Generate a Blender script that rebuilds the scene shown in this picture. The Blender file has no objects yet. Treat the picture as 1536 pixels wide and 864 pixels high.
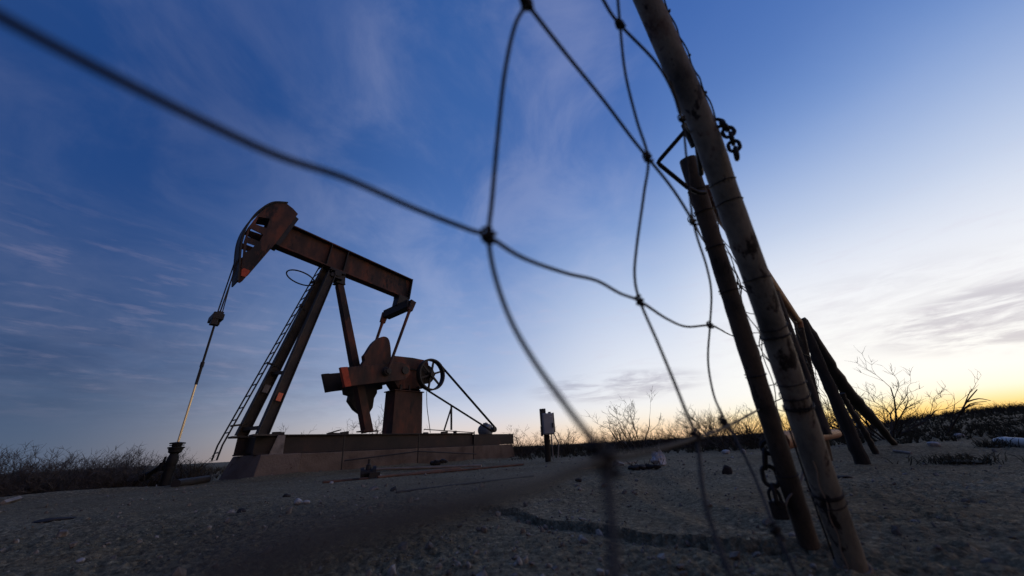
import bpy, bmesh, math, random
import numpy as np
from mathutils import Vector, Matrix, geometry

random.seed(7); RNG = np.random.default_rng(11)
scn = bpy.context.scene; COL = scn.collection
rad = math.radians

# ------------------------------------------------------------ camera model
F, PITCH, ROLL, H = 531.0, rad(24.2), rad(3.0), 0.27
CX, CY = 768.0, 432.0
EYE = Vector((0, 0, H))
def ray(px, py):
    x = (px-CX)/F; y = -(py-CY)/F
    xr = x*math.cos(ROLL)+y*math.sin(ROLL); yr = -x*math.sin(ROLL)+y*math.cos(ROLL)
    return Vector((xr, math.cos(PITCH)-yr*math.sin(PITCH), math.sin(PITCH)+yr*math.cos(PITCH))).normalized()
def at(px, py, hd):                      # point on the sight line at horizontal distance hd
    r = ray(px, py); return EYE + r*(hd/math.hypot(r.x, r.y))
def atd(px, py, d):                      # point on the sight line at distance d
    return EYE + ray(px, py)*d

# ------------------------------------------------------------ terrain
def _hash(ix, iy, s):
    n = (ix*374761393 + iy*668265263 + s*974634777) & 0xffffffff
    n = ((n ^ (n >> 13))*1274126177) & 0xffffffff
    return ((n ^ (n >> 16)) & 0xffff)/65535.0
def vnoise(x, y, s=0):
    x = np.asarray(x, float); y = np.asarray(y, float)
    ix = np.floor(x).astype(np.int64); iy = np.floor(y).astype(np.int64)
    fx = x-ix; fy = y-iy; fx = fx*fx*(3-2*fx); fy = fy*fy*(3-2*fy)
    a = _hash(ix, iy, s); b = _hash(ix+1, iy, s); c = _hash(ix, iy+1, s); d = _hash(ix+1, iy+1, s)
    return (a*(1-fx)+b*fx)*(1-fy)+(c*(1-fx)+d*fx)*fy - 0.5
def sstep(a, b, x):
    t = np.clip((x-a)/(b-a), 0, 1); return t*t*(3-2*t)
RUT = [(-0.62, 2.35), (-0.16, 2.2), (0.12, 1.70), (0.36, 1.38), (0.57, 1.19), (0.70, 1.12)]
def _g0(px, py):
    q = ray(px, py); t = -H/q.z; return (q.x*t, q.y*t)
TRACKS = [[_g0(*p) for p in [(-60, 812), (120, 796), (330, 780), (520, 772), (700, 750), (860, 716)]],
          [_g0(*p) for p in [(-80, 868), (180, 830), (400, 806), (600, 790), (760, 757), (900, 728)]],
          [_g0(*p) for p in [(960, 712), (1010, 745), (1090, 780), (1250, 800), (1500, 800)]]]
def seg_dist(x, y, pts):
    best = np.full(np.shape(x), 1e9); sgn = np.zeros(np.shape(x))
    for (ax, ay), (bx, by) in zip(pts[:-1], pts[1:]):
        dx, dy = bx-ax, by-ay; L = dx*dx+dy*dy
        t = np.clip(((x-ax)*dx+(y-ay)*dy)/L, 0, 1)
        d = np.hypot(x-ax-t*dx, y-ay-t*dy); m = d < best
        best = np.where(m, d, best); sgn = np.where(m, np.sign(dx*(y-ay)-dy*(x-ax)), sgn)
    return best, sgn
def terrain(x, y, fine=True):
    x = np.asarray(x, float); y = np.asarray(y, float)
    r = np.hypot(x, y); az = np.degrees(np.arctan2(x, y))
    h = 0.05*vnoise(x*0.35, y*0.35, 1) + 0.024*vnoise(x*1.1, y*1.1, 2)
    h = h*sstep(0.5, 3, r)
    # flat around the foundation
    # drop beyond the pad's left edge
    s = (x+4.7)*-0.65+(y-4.6)*0.76
    h = h - 0.22*sstep(-0.1, 0.9, s)*sstep(4.75, 5.9, -x) + 0.05*np.exp(-((s+0.05)/0.22)**2)*sstep(4.0, 5.0, -x)
    # rise to the right
    rise = sstep(37, 50, az)*(1-sstep(110, 150, az))
    h = h + rise*(0.026*np.clip(r-4.5, 0, 40)+0.03*sstep(4, 8, r))
    h = h + 0.10*np.exp(-(((x-3.6)/0.9)**2+((y-4.2)/0.7)**2))
    # dirt banked along the foundation and round the pole feet
    db, _s = seg_dist(x, y, [_g0(372, 722), _g0(776, 688)])
    h = h + (0.045+0.05*vnoise(x*2.2, y*2.2, 22))*np.exp(-(db/0.16)**2)
    for (qx, qy), qh, qw in ((_g0(1286, 885), .02, .09), (_g0(1214, 822), .02, .08)):
        h = h + qh*np.exp(-((x-qx)**2+(y-qy)**2)/qw**2)
    # rolling scrub country far off
    h = h + sstep(40, 300, r)*1.6*vnoise(x/90, y/90, 5)
    if fine:
        rr = 1-sstep(10, 22, r)
        d, sg = seg_dist(x+0.05*vnoise(x*9, y*9, 8), y+0.05*vnoise(x*9+5, y*9, 9), RUT)
        h = h + np.where(sg < 0, -0.019*np.exp(-(d/0.12)**2), 0.010*np.exp(-(d/0.06)**2))*rr
        clod = np.clip(vnoise(x*19, y*19, 4), 0.12, 1)-0.12
        rough = sstep(-0.12, 0.22, vnoise(x*0.9, y*0.9, 14)+0.5*vnoise(x*2.3, y*2.3, 15))
        wear = np.zeros_like(x)
        for T_ in TRACKS:
            dd, _s = seg_dist(x+0.06*vnoise(x*2.5, y*2.5, 17), y+0.06*vnoise(x*2.5+3, y*2.5, 18), T_); wd = 0.05+0.012*r
            wear = np.maximum(wear, np.exp(-(dd/(2.2*wd))**2)); h = h - rr*0.014*np.exp(-(dd/wd)**2)+rr*0.008*np.exp(-((dd-1.9*wd)/(0.6*wd))**2)
        rough = rough*(1-0.8*wear)
        h = h + rr*(0.012*vnoise(x*4.3, y*4.3, 3)+rough*(0.026*clod + 0.012*vnoise(x*42, y*42, 6))+0.004*vnoise(x*42+7, y*42, 16)+(0.35+rough)*0.009*vnoise(x*95, y*95, 7))
        # faint wheel tracks running along the pad
        tr = np.abs(((x*0.72-y*0.69)+0.12*vnoise(x*0.8, y*0.8, 12))*1.0)
        h = h - rr*0.012*(np.exp(-((tr-1.1)/0.13)**2))
    return h
def tz(x, y): return float(terrain(np.array([x]), np.array([y]))[0])
def gp(px, py, off=0.0):                 # where a sight line meets the terrain
    r = ray(px, py); t = 0.3; prev = t
    while t < 200:
        p = EYE+r*t
        if p.z-off < float(terrain(np.array([p.x]), np.array([p.y]), False)[0]): break
        prev = t; t *= 1.01
    p = EYE+r*(0.5*(t+prev)); return Vector((p.x, p.y, tz(p.x, p.y)))

# ------------------------------------------------------------ mesh builder
class MB:
    def __init__(s): s.v = []; s.f = []
    def add(s, vs, fs):
        o = len(s.v); s.v += [tuple(p) for p in vs]; s.f += [tuple(i+o for i in q) for q in fs]
    def box(s, c, size, M=None):
        c = Vector(c); hx, hy, hz = [q/2 for q in size]
        P = [Vector((x, y, z)) for x in (-hx, hx) for y in (-hy, hy) for z in (-hz, hz)]
        if M is not None: P = [M @ p for p in P]
        s.add([c+p for p in P], [(0, 1, 3, 2), (4, 6, 7, 5), (0, 4, 5, 1), (2, 3, 7, 6), (0, 2, 6, 4), (1, 5, 7, 3)])
        return s
    def bar(s, a, b, w, h, up=(0, 0, 1), w2=None, h2=None):      # rectangular bar from a to b
        a = Vector(a); b = Vector(b); d = (b-a).normalized(); u = Vector(up)
        x = d.cross(u).normalized(); y = x.cross(d).normalized()
        w2 = w if w2 is None else w2; h2 = h if h2 is None else h2
        vs = []
        for p, ww, hh in ((a, w, h), (b, w2, h2)):
            vs += [p-x*ww/2-y*hh/2, p+x*ww/2-y*hh/2, p+x*ww/2+y*hh/2, p-x*ww/2+y*hh/2]
        s.add(vs, [(3, 2, 1, 0), (4, 5, 6, 7), (0, 1, 5, 4), (1, 2, 6, 5), (2, 3, 7, 6), (3, 0, 4, 7)]); return s
    def ibeam(s, a, b, w, h, tf, tw, up=(0, 0, 1)):
        a = Vector(a); b = Vector(b); d = (b-a).normalized(); x = d.cross(Vector(up)).normalized(); y = x.cross(d).normalized()
        for o, ww, hh in ((y*(h/2-tf/2), w, tf), (y*0, tw, h-2*tf), (-y*(h/2-tf/2), w, tf)):
            s.bar(a+o, b+o, ww, hh, up)
        return s
    def tube(s, pts, r, n=8, caps=True):
        pts = [Vector(p) for p in pts]; m = len(pts)
        R = r if isinstance(r, (list, tuple)) else [r]*m
        t0 = (pts[1]-pts[0]).normalized(); ref = Vector((0, 0, 1)) if abs(t0.z) < 0.9 else Vector((1, 0, 0))
        x = t0.cross(ref).normalized(); vs = []; fs = []
        for i, p in enumerate(pts):
            t = (pts[min(i+1, m-1)]-pts[max(i-1, 0)]).normalized()
            x = (x-t*x.dot(t)).normalized(); y = t.cross(x)
            for k in range(n):
                a = 2*math.pi*k/n; vs.append(p+(x*math.cos(a)+y*math.sin(a))*R[i])
        for i in range(m-1):
            for k in range(n):
                q = (k+1) % n; fs.append((i*n+k, i*n+q, (i+1)*n+q, (i+1)*n+k))
        if caps: fs += [tuple(reversed(range(n))), tuple(range((m-1)*n, m*n))]
        s.add(vs, fs); return s
    def lathe(s, a, axis, prof, n=20):       # prof = [(t along axis, radius)]
        a = Vector(a); ax = Vector(axis).normalized()
        ref = Vector((0, 0, 1)) if abs(ax.z) < 0.9 else Vector((1, 0, 0))
        x = ax.cross(ref).normalized(); y = ax.cross(x); vs = []; fs = []
        for t, r in prof:
            for k in range(n):
                q = 2*math.pi*k/n; vs.append(a+ax*t+(x*math.cos(q)+y*math.sin(q))*max(r, 1e-4))
        for i in range(len(prof)-1):
            for k in range(n):
                q = (k+1) % n; fs.append((i*n+k, i*n+q, (i+1)*n+q, (i+1)*n+k))
        fs += [tuple(reversed(range(n))), tuple(range((len(prof)-1)*n, len(prof)*n))]
        s.add(vs, fs); return s
    def ring(s, c, axis, R, r, n=28, m=8):
        c = Vector(c); ax = Vector(axis).normalized(); ref = Vector((0, 0, 1)) if abs(ax.z) < 0.9 else Vector((1, 0, 0))
        x = ax.cross(ref).normalized(); y = ax.cross(x); vs = []; fs = []
        for i in range(n):
            q = 2*math.pi*i/n; rd = x*math.cos(q)+y*math.sin(q)
            for k in range(m):
                w = 2*math.pi*k/m; vs.append(c+rd*(R+r*math.cos(w))+ax*r*math.sin(w))
        for i in range(n):
            for k in range(m):
                j = (i+1) % n; l = (k+1) % m; fs.append((i*m+k, j*m+k, j*m+l, i*m+l))
        s.add(vs, fs); return s
    def link(s, c, d, side, L, W, r, n=20, m=6):                 # oval chain link
        c = Vector(c); d = Vector(d).normalized(); x = Vector(side); x = (x-d*x.dot(d)).normalized(); z = d.cross(x)
        hs = (L-W)/2; pts = []
        for i in range(n):
            q = 2*math.pi*i/n; pts.append(c+x*math.cos(q)*W/2+d*(math.sin(q)*W/2+(hs if math.sin(q) >= 0 else -hs)))
        vs = []; fs = []
        for i, p in enumerate(pts):
            t = (pts[(i+1) % n]-pts[i-1]).normalized(); b = t.cross(z)
            for k in range(m):
                w = 2*math.pi*k/m; vs.append(p+(b*math.cos(w)+z*math.sin(w))*r)
        for i in range(n):
            for k in range(m):
                j = (i+1) % n; l = (k+1) % m; fs.append((i*m+k, j*m+k, j*m+l, i*m+l))
        s.add(vs, fs); return s
    def prism(s, poly, v0, v1, holes=(), bev=0.0):               # poly in (u, w), extruded along v
        loops = [list(poly)]+[list(q) for q in holes]
        flat = [p for l in loops for p in l]; n = len(flat)
        tris = geometry.tessellate_polygon([[Vector((p[0], p[1], 0)) for p in l] for l in loops])
        vs = [(p[0], v0, p[1]) for p in flat]+[(p[0], v1, p[1]) for p in flat]
        fs = [tuple(t) for t in tris]+[tuple(i+n for i in reversed(t)) for t in tris]
        o = 0
        for l in loops:
            m = len(l)
            for i in range(m):
                j = (i+1) % m; fs.append((o+i, o+j, o+j+n, o+i+n))
            o += m
        s.add(vs, fs); return s
    def rock(s, c, size, seed):
        rg = random.Random(seed); bm = bmesh.new(); bmesh.ops.create_icosphere(bm, subdivisions=2, radius=1.0)
        k = [Vector((rg.gauss(0, 1), rg.gauss(0, 1), rg.gauss(0, 1))).normalized() for _ in range(7)]
        c = Vector(c)
        vs = []
        for v in bm.verts:
            p = v.co.copy()
            for q in k:
                d = p.dot(q)-0.62
                if d > 0: p -= q*d*0.9
            p *= 1+rg.uniform(-.05, .05)
            vs.append(c+Vector((p.x*size[0], p.y*size[1], p.z*size[2])))
        s.add(vs, [tuple(v.index for v in f.verts) for f in bm.faces]); bm.free(); return s
    def build(s, name, mat, parent=None, world=True, smooth=False, bevel=0.0):
        me = bpy.data.meshes.new(name)
        vs = s.v
        if parent is not None and world:
            q = parent
            while q.parent is not None: q = q.parent
            L = q.location; vs = [(p[0]-L.x, p[1]-L.y, p[2]-L.z) for p in vs]
        me.from_pydata(vs, [], s.f); me.update()
        bm = bmesh.new(); bm.from_mesh(me); bmesh.ops.recalc_face_normals(bm, faces=bm.faces[:])
        bm.to_mesh(me); bm.free()
        if smooth:
            for p in me.polygons: p.use_smooth = True
        me.materials.append(mat)
        o = bpy.data.objects.new(name, me); COL.objects.link(o)
        if smooth:
            try:
                me.set_sharp_from_angle(angle=rad(40))
            except Exception: pass
        if bevel:
            md = o.modifiers.new('edge', 'BEVEL'); md.width = bevel; md.segments = 2; md.limit_method = 'ANGLE'; md.angle_limit = rad(40)
        if parent is not None: o.parent = parent
        return o

def tag(o, label=None, cat=None, group=None, kind=None):
    if label: o['label'] = label
    if cat: o['category'] = cat
    if group: o['group'] = group
    if kind: o['kind'] = kind
    return o
def thing(name, label, cat, loc, group=None, rz=0.0):
    o = bpy.data.objects.new(name, None); COL.objects.link(o); o.location = loc; o.rotation_euler = (0, 0, rz)
    o.empty_display_size = 0.1
    return tag(o, label, cat, group)
def single(name, mb, mat, label, cat, loc, group=None, smooth=False, bevel=0.0):
    loc = Vector(loc); mb.v = [(p[0]-loc.x, p[1]-loc.y, p[2]-loc.z) for p in mb.v]
    o = mb.build(name, mat, smooth=smooth, bevel=bevel); o.location = loc
    return tag(o, label, cat, group)
def spline(pts, n=8):
    P = [Vector(p) for p in pts]; out = []
    for i in range(len(P)-1):
        p0 = P[max(i-1, 0)]; p1 = P[i]; p2 = P[i+1]; p3 = P[min(i+2, len(P)-1)]
        for k in range(n):
            t = k/n
            out.append(0.5*((2*p1)+(p2-p0)*t+(2*p0-5*p1+4*p2-p3)*t*t+(3*p1-p0-3*p2+p3)*t**3))
    out.append(P[-1]); return out

# ------------------------------------------------------------ materials
def nd(nt, t, **kw):
    n = nt.nodes.new(t)
    for k, v in kw.items():
        if k in n.inputs.keys(): n.inputs[k].default_value = v
        else: setattr(n, k, v)
    return n
def ramp(nt, stops, src=None, interp='LINEAR'):
    r = nt.nodes.new('ShaderNodeValToRGB'); r.color_ramp.interpolation = interp
    e = r.color_ramp.elements
    while len(e) > 1: e.remove(e[-1])
    e[0].position = stops[0][0]; e[0].color = (*stops[0][1], 1)
    for p, c in stops[1:]:
        q = e.new(p); q.color = (*c, 1)
    if src is not None: nt.links.new(src, r.inputs[0])
    return r
def surf(name, stops, scale=6.0, rough=(0.6, 0.9), metal=0.0, bump=0.3, bscale=60.0, dist=0.01, stretch=(1, 1, 1), detail=8.0, spots=None, spec=0.3):
    m = bpy.data.materials.new(name); m.use_nodes = True; nt = m.node_tree
    b = nt.nodes['Principled BSDF']; L = nt.links.new
    tc = nd(nt, 'ShaderNodeTexCoord'); mp = nd(nt, 'ShaderNodeMapping'); mp.inputs['Scale'].default_value = stretch
    L(tc.outputs['Object'], mp.inputs[0])
    n1 = nd(nt, 'ShaderNodeTexNoise', Scale=scale, Detail=detail, Roughness=0.62); L(mp.outputs[0], n1.inputs['Vector'])
    cr = ramp(nt, stops, n1.outputs['Fac']); col = cr.outputs[0]
    if spots:                                    # (colour, scale, threshold)
        n3 = nd(nt, 'ShaderNodeTexNoise', Scale=spots[1], Detail=6.0, Roughness=0.7); L(mp.outputs[0], n3.inputs['Vector'])
        mr = nd(nt, 'ShaderNodeMapRange'); mr.inputs['From Min'].default_value = spots[2]; mr.inputs['From Max'].default_value = spots[2]+0.05
        L(n3.outputs['Fac'], mr.inputs['Value'])
        mx = nd(nt, 'ShaderNodeMix', data_type='RGBA'); L(mr.outputs[0], mx.inputs[0]); L(col, mx.inputs[6]); mx.inputs[7].default_value = (*spots[0], 1)
        col = mx.outputs[2]
    L(col, b.inputs['Base Color'])
    n2 = nd(nt, 'ShaderNodeTexNoise', Scale=bscale, Detail=6.0, Roughness=0.65); L(mp.outputs[0], n2.inputs['Vector'])
    mr = nd(nt, 'ShaderNodeMapRange'); mr.inputs['To Min'].default_value = rough[0]; mr.inputs['To Max'].default_value = rough[1]
    L(n1.outputs['Fac'], mr.inputs['Value']); L(mr.outputs[0], b.inputs['Roughness'])
    bp = nd(nt, 'ShaderNodeBump', Strength=bump, Distance=dist); L(n2.outputs['Fac'], bp.inputs['Height']); L(bp.outputs[0], b.inputs['Normal'])
    b.inputs['Metallic'].default_value = metal; b.inputs['Specular IOR Level'].default_value = spec
    return m
RUSTRED = surf('rusty_red_paint', [(0.28, (0.020, 0.014, 0.012)), (0.42, (0.050, 0.024, 0.017)), (0.54, (0.090, 0.040, 0.026)), (0.64, (0.17, 0.055, 0.030)), (0.76, (0.055, 0.027, 0.019))], 3.6, (0.5, 0.85), spots=((0.02, 0.014, 0.012), 2.2, 0.56), bump=0.25, stretch=(1, 1, .4))
RUSTBRN = surf('brown_rusty_steel', [(0.3, (0.05, 0.03, 0.022)), (0.5, (0.12, 0.062, 0.04)), (0.7, (0.19, 0.085, 0.05))], 4.0, (0.6, 0.9), spots=((0.022, 0.016, 0.014), 3.0, 0.58))
GREASE = surf('oil_blackened_steel', [(0.3, (0.012, 0.011, 0.010)), (0.6, (0.035, 0.029, 0.025)), (0.8, (0.07, 0.048, 0.036))], 5.0, (0.35, 0.75))
LEGMAT = surf('weathered_olive_steel', [(0.3, (0.03, 0.027, 0.022)), (0.55, (0.075, 0.062, 0.048)), (0.8, (0.13, 0.08, 0.055))], 2.5, (0.5, 0.85))
ORANGE = surf('faded_orange_paint', [(0.34, (0.13, 0.035, 0.02)), (0.45, (0.40, 0.06, 0.026)), (0.58, (0.52, 0.085, 0.035)), (0.70, (0.14, 0.04, 0.024))], 7.0, (0.5, 0.8))
WARN = surf('orange_warning_sticker', [(0.3, (0.75, 0.16, 0.07)), (0.7, (0.85, 0.22, 0.10))], 30.0, (0.4, 0.5), bump=0.0)
SKIDM = surf('dark_oily_skid_steel', [(0.3, (0.018, 0.015, 0.013)), (0.55, (0.045, 0.032, 0.026)), (0.75, (0.10, 0.052, 0.035))], 2.2, (0.45, 0.85))
BLACKOIL = surf('crude_blackened_iron', [(0.3, (0.005, 0.005, 0.005)), (0.7, (0.016, 0.014, 0.012))], 9.0, (0.4, 0.8))
PALE = surf('pale_scuffed_plate', [(0.3, (0.12, 0.10, 0.085)), (0.6, (0.26, 0.22, 0.19)), (0.8, (0.34, 0.30, 0.27))], 8.0, (0.5, 0.8))
CONC = surf('stained_concrete', [(0.28, (0.075, 0.06, 0.05)), (0.45, (0.13, 0.10, 0.082)), (0.62, (0.19, 0.145, 0.115)), (0.8, (0.24, 0.18, 0.145))], 1.6, (0.85, 0.97), bump=0.6, bscale=35, dist=0.02, spots=((0.07, 0.035, 0.025), 2.4, 0.63), spec=0.2)
CONCRED = surf('rust_stained_concrete', [(0.28, (0.075, 0.056, 0.044)), (0.45, (0.135, 0.098, 0.074)), (0.6, (0.185, 0.138, 0.105)), (0.75, (0.13, 0.078, 0.055))], 2.4, (0.85, 0.97), bump=0.6, bscale=35, dist=0.02, spec=0.2)
ROD = surf('polished_brass_coloured_rod', [(0.3, (0.75, 0.6, 0.36)), (0.7, (0.85, 0.72, 0.48))], 2.0, (0.25, 0.35), metal=1.0, bump=0.0)
CABLE = surf('greasy_wire_rope', [(0.3, (0.015, 0.014, 0.013)), (0.7, (0.05, 0.045, 0.04))], 40.0, (0.5, 0.8))
MOTORG = surf('dull_grey_motor_paint', [(0.3, (0.16, 0.17, 0.17)), (0.7, (0.34, 0.35, 0.35))], 10.0, (0.4, 0.7))
GREYBOX = surf('weathered_grey_enamel', [(0.3, (0.26, 0.26, 0.255)), (0.7, (0.36, 0.36, 0.35))], 5.0, (0.45, 0.65), bump=0.05)
DARKMET = surf('dark_weathered_metal', [(0.3, (0.02, 0.02, 0.02)), (0.7, (0.06, 0.055, 0.05))], 12.0, (0.5, 0.8))
WOODP = surf('dark_weathered_timber', [(0.3, (0.012, 0.010, 0.008)), (0.6, (0.036, 0.028, 0.021)), (0.8, (0.065, 0.048, 0.036))], 5.0, (0.8, 0.95), stretch=(6, 6, 0.7), bump=0.7, bscale=25)
PIPE = surf('old_fence_pipe', [(0.30, (0.024, 0.021, 0.017)), (0.41, (0.095, 0.083, 0.064)), (0.54, (0.205, 0.180, 0.138)), (0.64, (0.115, 0.064, 0.040)), (0.74, (0.045, 0.026, 0.018))], 11.0, (0.45, 0.8), stretch=(1, 1, 0.45), spots=((0.018, 0.012, 0.010), 22.0, 0.56), bump=0.6, bscale=120, dist=0.003)
PIPEDK = surf('scaly_brown_pipe', [(0.30, (0.012, 0.010, 0.008)), (0.45, (0.046, 0.036, 0.028)), (0.6, (0.095, 0.068, 0.048)), (0.75, (0.045, 0.031, 0.023))], 14.0, (0.55, 0.9), stretch=(1, 1, 0.4), spots=((0.02, 0.015, 0.012), 30.0, 0.58), bump=0.5, bscale=130, dist=0.004)
RAILR = surf('orange_rust_pipe', [(0.25, (0.10, 0.042, 0.022)), (0.5, (0.25, 0.105, 0.05)), (0.75, (0.16, 0.06, 0.028))], 12.0, (0.5, 0.8), bump=0.3, bscale=100, dist=0.003)
WIRE = surf('dull_fence_wire', [(0.3, (0.018, 0.016, 0.016)), (0.6, (0.045, 0.040, 0.038)), (0.8, (0.055, 0.038, 0.028))], 60.0, (0.6, 0.85), metal=0.0, spec=0.15, bump=0.1, bscale=400, dist=0.0005)
CHAIN = surf('black_iron_chain', [(0.3, (0.010, 0.009, 0.009)), (0.7, (0.04, 0.03, 0.026))], 60.0, (0.45, 0.8), metal=0.3)
TWIG = surf('grey_brown_bark', [(0.3, (0.035, 0.026, 0.019)), (0.6, (0.085, 0.064, 0.046)), (0.8, (0.13, 0.10, 0.072))], 12.0, (0.8, 0.95), bump=0.2)
TWIGD = surf('dark_dry_twig', [(0.3, (0.018, 0.013, 0.010)), (0.7, (0.048, 0.034, 0.024))], 12.0, (0.8, 0.95), bump=0.2)
SCRUBM = surf('dry_scrub', [(0.3, (0.02, 0.018, 0.013)), (0.6, (0.055, 0.045, 0.03)), (0.8, (0.09, 0.07, 0.045))], 3.0, (0.9, 1.0), bump=0.0)
GREYTWIG = surf('silvery_grey_bark', [(0.3, (0.05, 0.042, 0.036)), (0.6, (0.11, 0.094, 0.082)), (0.8, (0.16, 0.14, 0.125))], 12.0, (0.8, 0.95), bump=0.2)
GRASSM = surf('dry_grass', [(0.3, (0.028, 0.026, 0.015)), (0.7, (0.070, 0.060, 0.034))], 10.0, (0.85, 0.95), bump=0.0)
ROCKW = surf('pale_limestone', [(0.3, (0.28, 0.26, 0.24)), (0.7, (0.50, 0.47, 0.44))], 30.0, (0.8, 0.95), bump=0.4, bscale=90)
ROCKD = surf('dark_clod', [(0.3, (0.015, 0.013, 0.012)), (0.7, (0.05, 0.04, 0.035))], 30.0, (0.8, 0.95), bump=0.4, bscale=90)
ROCKG = surf('grey_pebble', [(0.3, (0.07, 0.06, 0.05)), (0.5, (0.17, 0.14, 0.11)), (0.62, (0.32, 0.28, 0.23)), (0.75, (0.48, 0.44, 0.38))], 14.0, (0.8, 0.95), bump=0.3, bscale=120)
PLAST = surf('crumpled_white_plastic', [(0.3, (0.42, 0.40, 0.40)), (0.7, (0.62, 0.60, 0.59))], 12.0, (0.4, 0.6), bump=0.4)
WPIPE = surf('dusty_white_plastic_pipe', [(0.3, (0.42, 0.40, 0.36)), (0.7, (0.62, 0.60, 0.55))], 9.0, (0.5, 0.7))
TAN = surf('pale_tan_pipe', [(0.3, (0.22, 0.16, 0.11)), (0.7, (0.36, 0.27, 0.19))], 9.0, (0.6, 0.8))

# ------------------------------------------------------------ sky
SUN_AZ = 50.0
def lin(c): return tuple(((q/255)/12.92 if q/255 <= 0.04045 else ((q/255+0.055)/1.055)**2.4) for q in c)
def make_world():
    w = bpy.data.worlds.new('World'); scn.world = w; w.use_nodes = True; nt = w.node_tree; nt.nodes.clear(); L = nt.links.new
    tc = nd(nt, 'ShaderNodeTexCoord'); sx = nd(nt, 'ShaderNodeSeparateXYZ'); L(tc.outputs['Generated'], sx.inputs[0])
    def M(op, a, b=None, clamp=False):
        n = nd(nt, 'ShaderNodeMath', operation=op); n.use_clamp = clamp
        for i, q in enumerate((a, b)):
            if q is None: continue
            if isinstance(q, (int, float)): n.inputs[i].default_value = q
            else: L(q, n.inputs[i])
        return n.outputs[0]
    X, Y, Z = sx.outputs
    hl = M('SQRT', M('ADD', M('ADD', M('MULTIPLY', X, X), M('MULTIPLY', Y, Y)), 1e-6))
    s = (math.sin(rad(SUN_AZ)), math.cos(rad(SUN_AZ)))
    ca = M('DIVIDE', M('ADD', M('MULTIPLY', X, s[0]), M('MULTIPLY', Y, s[1])), hl)     # cosine of the azimuth from the sun
    el = M('MAXIMUM', Z, 0.0)
    top = lin((46, 84, 150))
    sinE = lambda d: math.sin(rad(d))
    sunward = ramp(nt, [(0.0, lin((255, 200, 104))), (sinE(1.5), lin((255, 216, 128))), (sinE(2.3), lin((255, 240, 184))), (sinE(3.2), lin((255, 252, 232))), (sinE(5), lin((255, 255, 250))), (sinE(11), lin((253, 253, 252))), (sinE(17), lin((236, 239, 247))), (sinE(24), lin((196, 211, 236))), (sinE(34), lin((126, 158, 213))), (sinE(44), lin((82, 120, 187))), (sinE(60), lin((56, 96, 168))), (1.0, top)], el, 'B_SPLINE')
    side = ramp(nt, [(0.0, lin((232, 198, 170))), (sinE(2), lin((232, 216, 206))), (sinE(5), lin((208, 214, 230))), (sinE(9), lin((172, 190, 222))), (sinE(22), lin((116, 147, 201))), (sinE(34), lin((80, 118, 182))), (sinE(42), lin((64, 104, 170))), (sinE(60), lin((54, 94, 160))), (1.0, top)], el, 'B_SPLINE')
    mid = ramp(nt, [(0.0, lin((252, 206, 160))), (sinE(1.5), lin((253, 224, 186))), (sinE(3), lin((252, 244, 230))), (sinE(5), lin((246, 246, 246))), (sinE(11), lin((228, 233, 244))), (sinE(17), lin((204, 216, 238))), (sinE(24), lin((170, 192, 228))), (sinE(34), lin((104, 139, 200))), (sinE(44), lin((74, 112, 180))), (sinE(60), lin((56, 96, 166))), (1.0, top)], el, 'B_SPLINE')
    far = ramp(nt, [(0.0, lin((82, 98, 120))), (sinE(4), lin((72, 92, 122))), (sinE(10), lin((60, 82, 120))), (sinE(25), lin((39, 74, 132))), (sinE(35), lin((29, 66, 126))), (sinE(50), lin((32, 70, 132))), (1.0, top)], el, 'B_SPLINE')
    back = ramp(nt, [(0.0, lin((72, 76, 90))), (sinE(8), lin((84, 80, 98))), (sinE(18), lin((68, 76, 106))), (sinE(35), lin((46, 70, 118))), (sinE(55), lin((42, 76, 136))), (1.0, top)], el, 'B_SPLINE')
    def mr(v, a, b):
        n = nd(nt, 'ShaderNodeMapRange', interpolation_type='SMOOTHSTEP'); L(v, n.inputs['Value'])
        n.inputs['From Min'].default_value = a; n.inputs['From Max'].default_value = b; return n.outputs[0]
    def mrl(v, a, b, lo=0.0, hi=1.0):
        n = nd(nt, 'ShaderNodeMapRange'); L(v, n.inputs['Value']); n.inputs['From Min'].default_value = a; n.inputs['From Max'].default_value = b
        n.inputs['To Min'].default_value = lo; n.inputs['To Max'].default_value = hi; return n.outputs[0]
    def mix(f, a, b, mode='MIX'):
        n = nd(nt, 'ShaderNodeMix', data_type='RGBA', blend_type=mode)
        if isinstance(f, (int, float)): n.inputs[0].default_value = f
        else: L(f, n.inputs[0])
        for i, q in ((6, a), (7, b)):
            if isinstance(q, tuple): n.inputs[i].default_value = (*q, 1)
            else: L(q, n.inputs[i])
        return n.outputs[2]
    c = mix(mr(ca, 0.55, 0.90), side.outputs[0], mid.outputs[0])
    c = mix(mr(ca, 0.89, 0.99), c, sunward.outputs[0])
    c = mix(mr(ca, -0.28, 0.60), far.outputs[0], c)
    c = mix(mr(ca, -0.9, -0.3), back.outputs[0], c)
    # clouds: thin streaks laid on a high flat layer
    zz = M('ADD', el, 0.22)
    cu = M('DIVIDE', X, zz); cv = M('DIVIDE', Y, zz)
    cb = nd(nt, 'ShaderNodeCombineXYZ'); L(cu, cb.inputs[0]); L(cv, cb.inputs[1])
    mp = nd(nt, 'ShaderNodeMapping'); L(cb.outputs[0], mp.inputs[0]); mp.inputs['Rotation'].default_value = (0, 0, rad(28)); mp.inputs['Scale'].default_value = (1.1, 0.95, 1); mp.inputs['Location'].default_value = (3.1, 1.7, 0)
    n1 = nd(nt, 'ShaderNodeTexNoise', Scale=2.6, Detail=10.0, Roughness=0.60, Distortion=0.5); L(mp.outputs[0], n1.inputs['Vector'])
    n2 = nd(nt, 'ShaderNodeTexNoise', Scale=0.42, Detail=3.0, Roughness=0.5); L(mp.outputs[0], n2.inputs['Vector'])
    az = M('ARCTAN2', X, Y)
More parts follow.
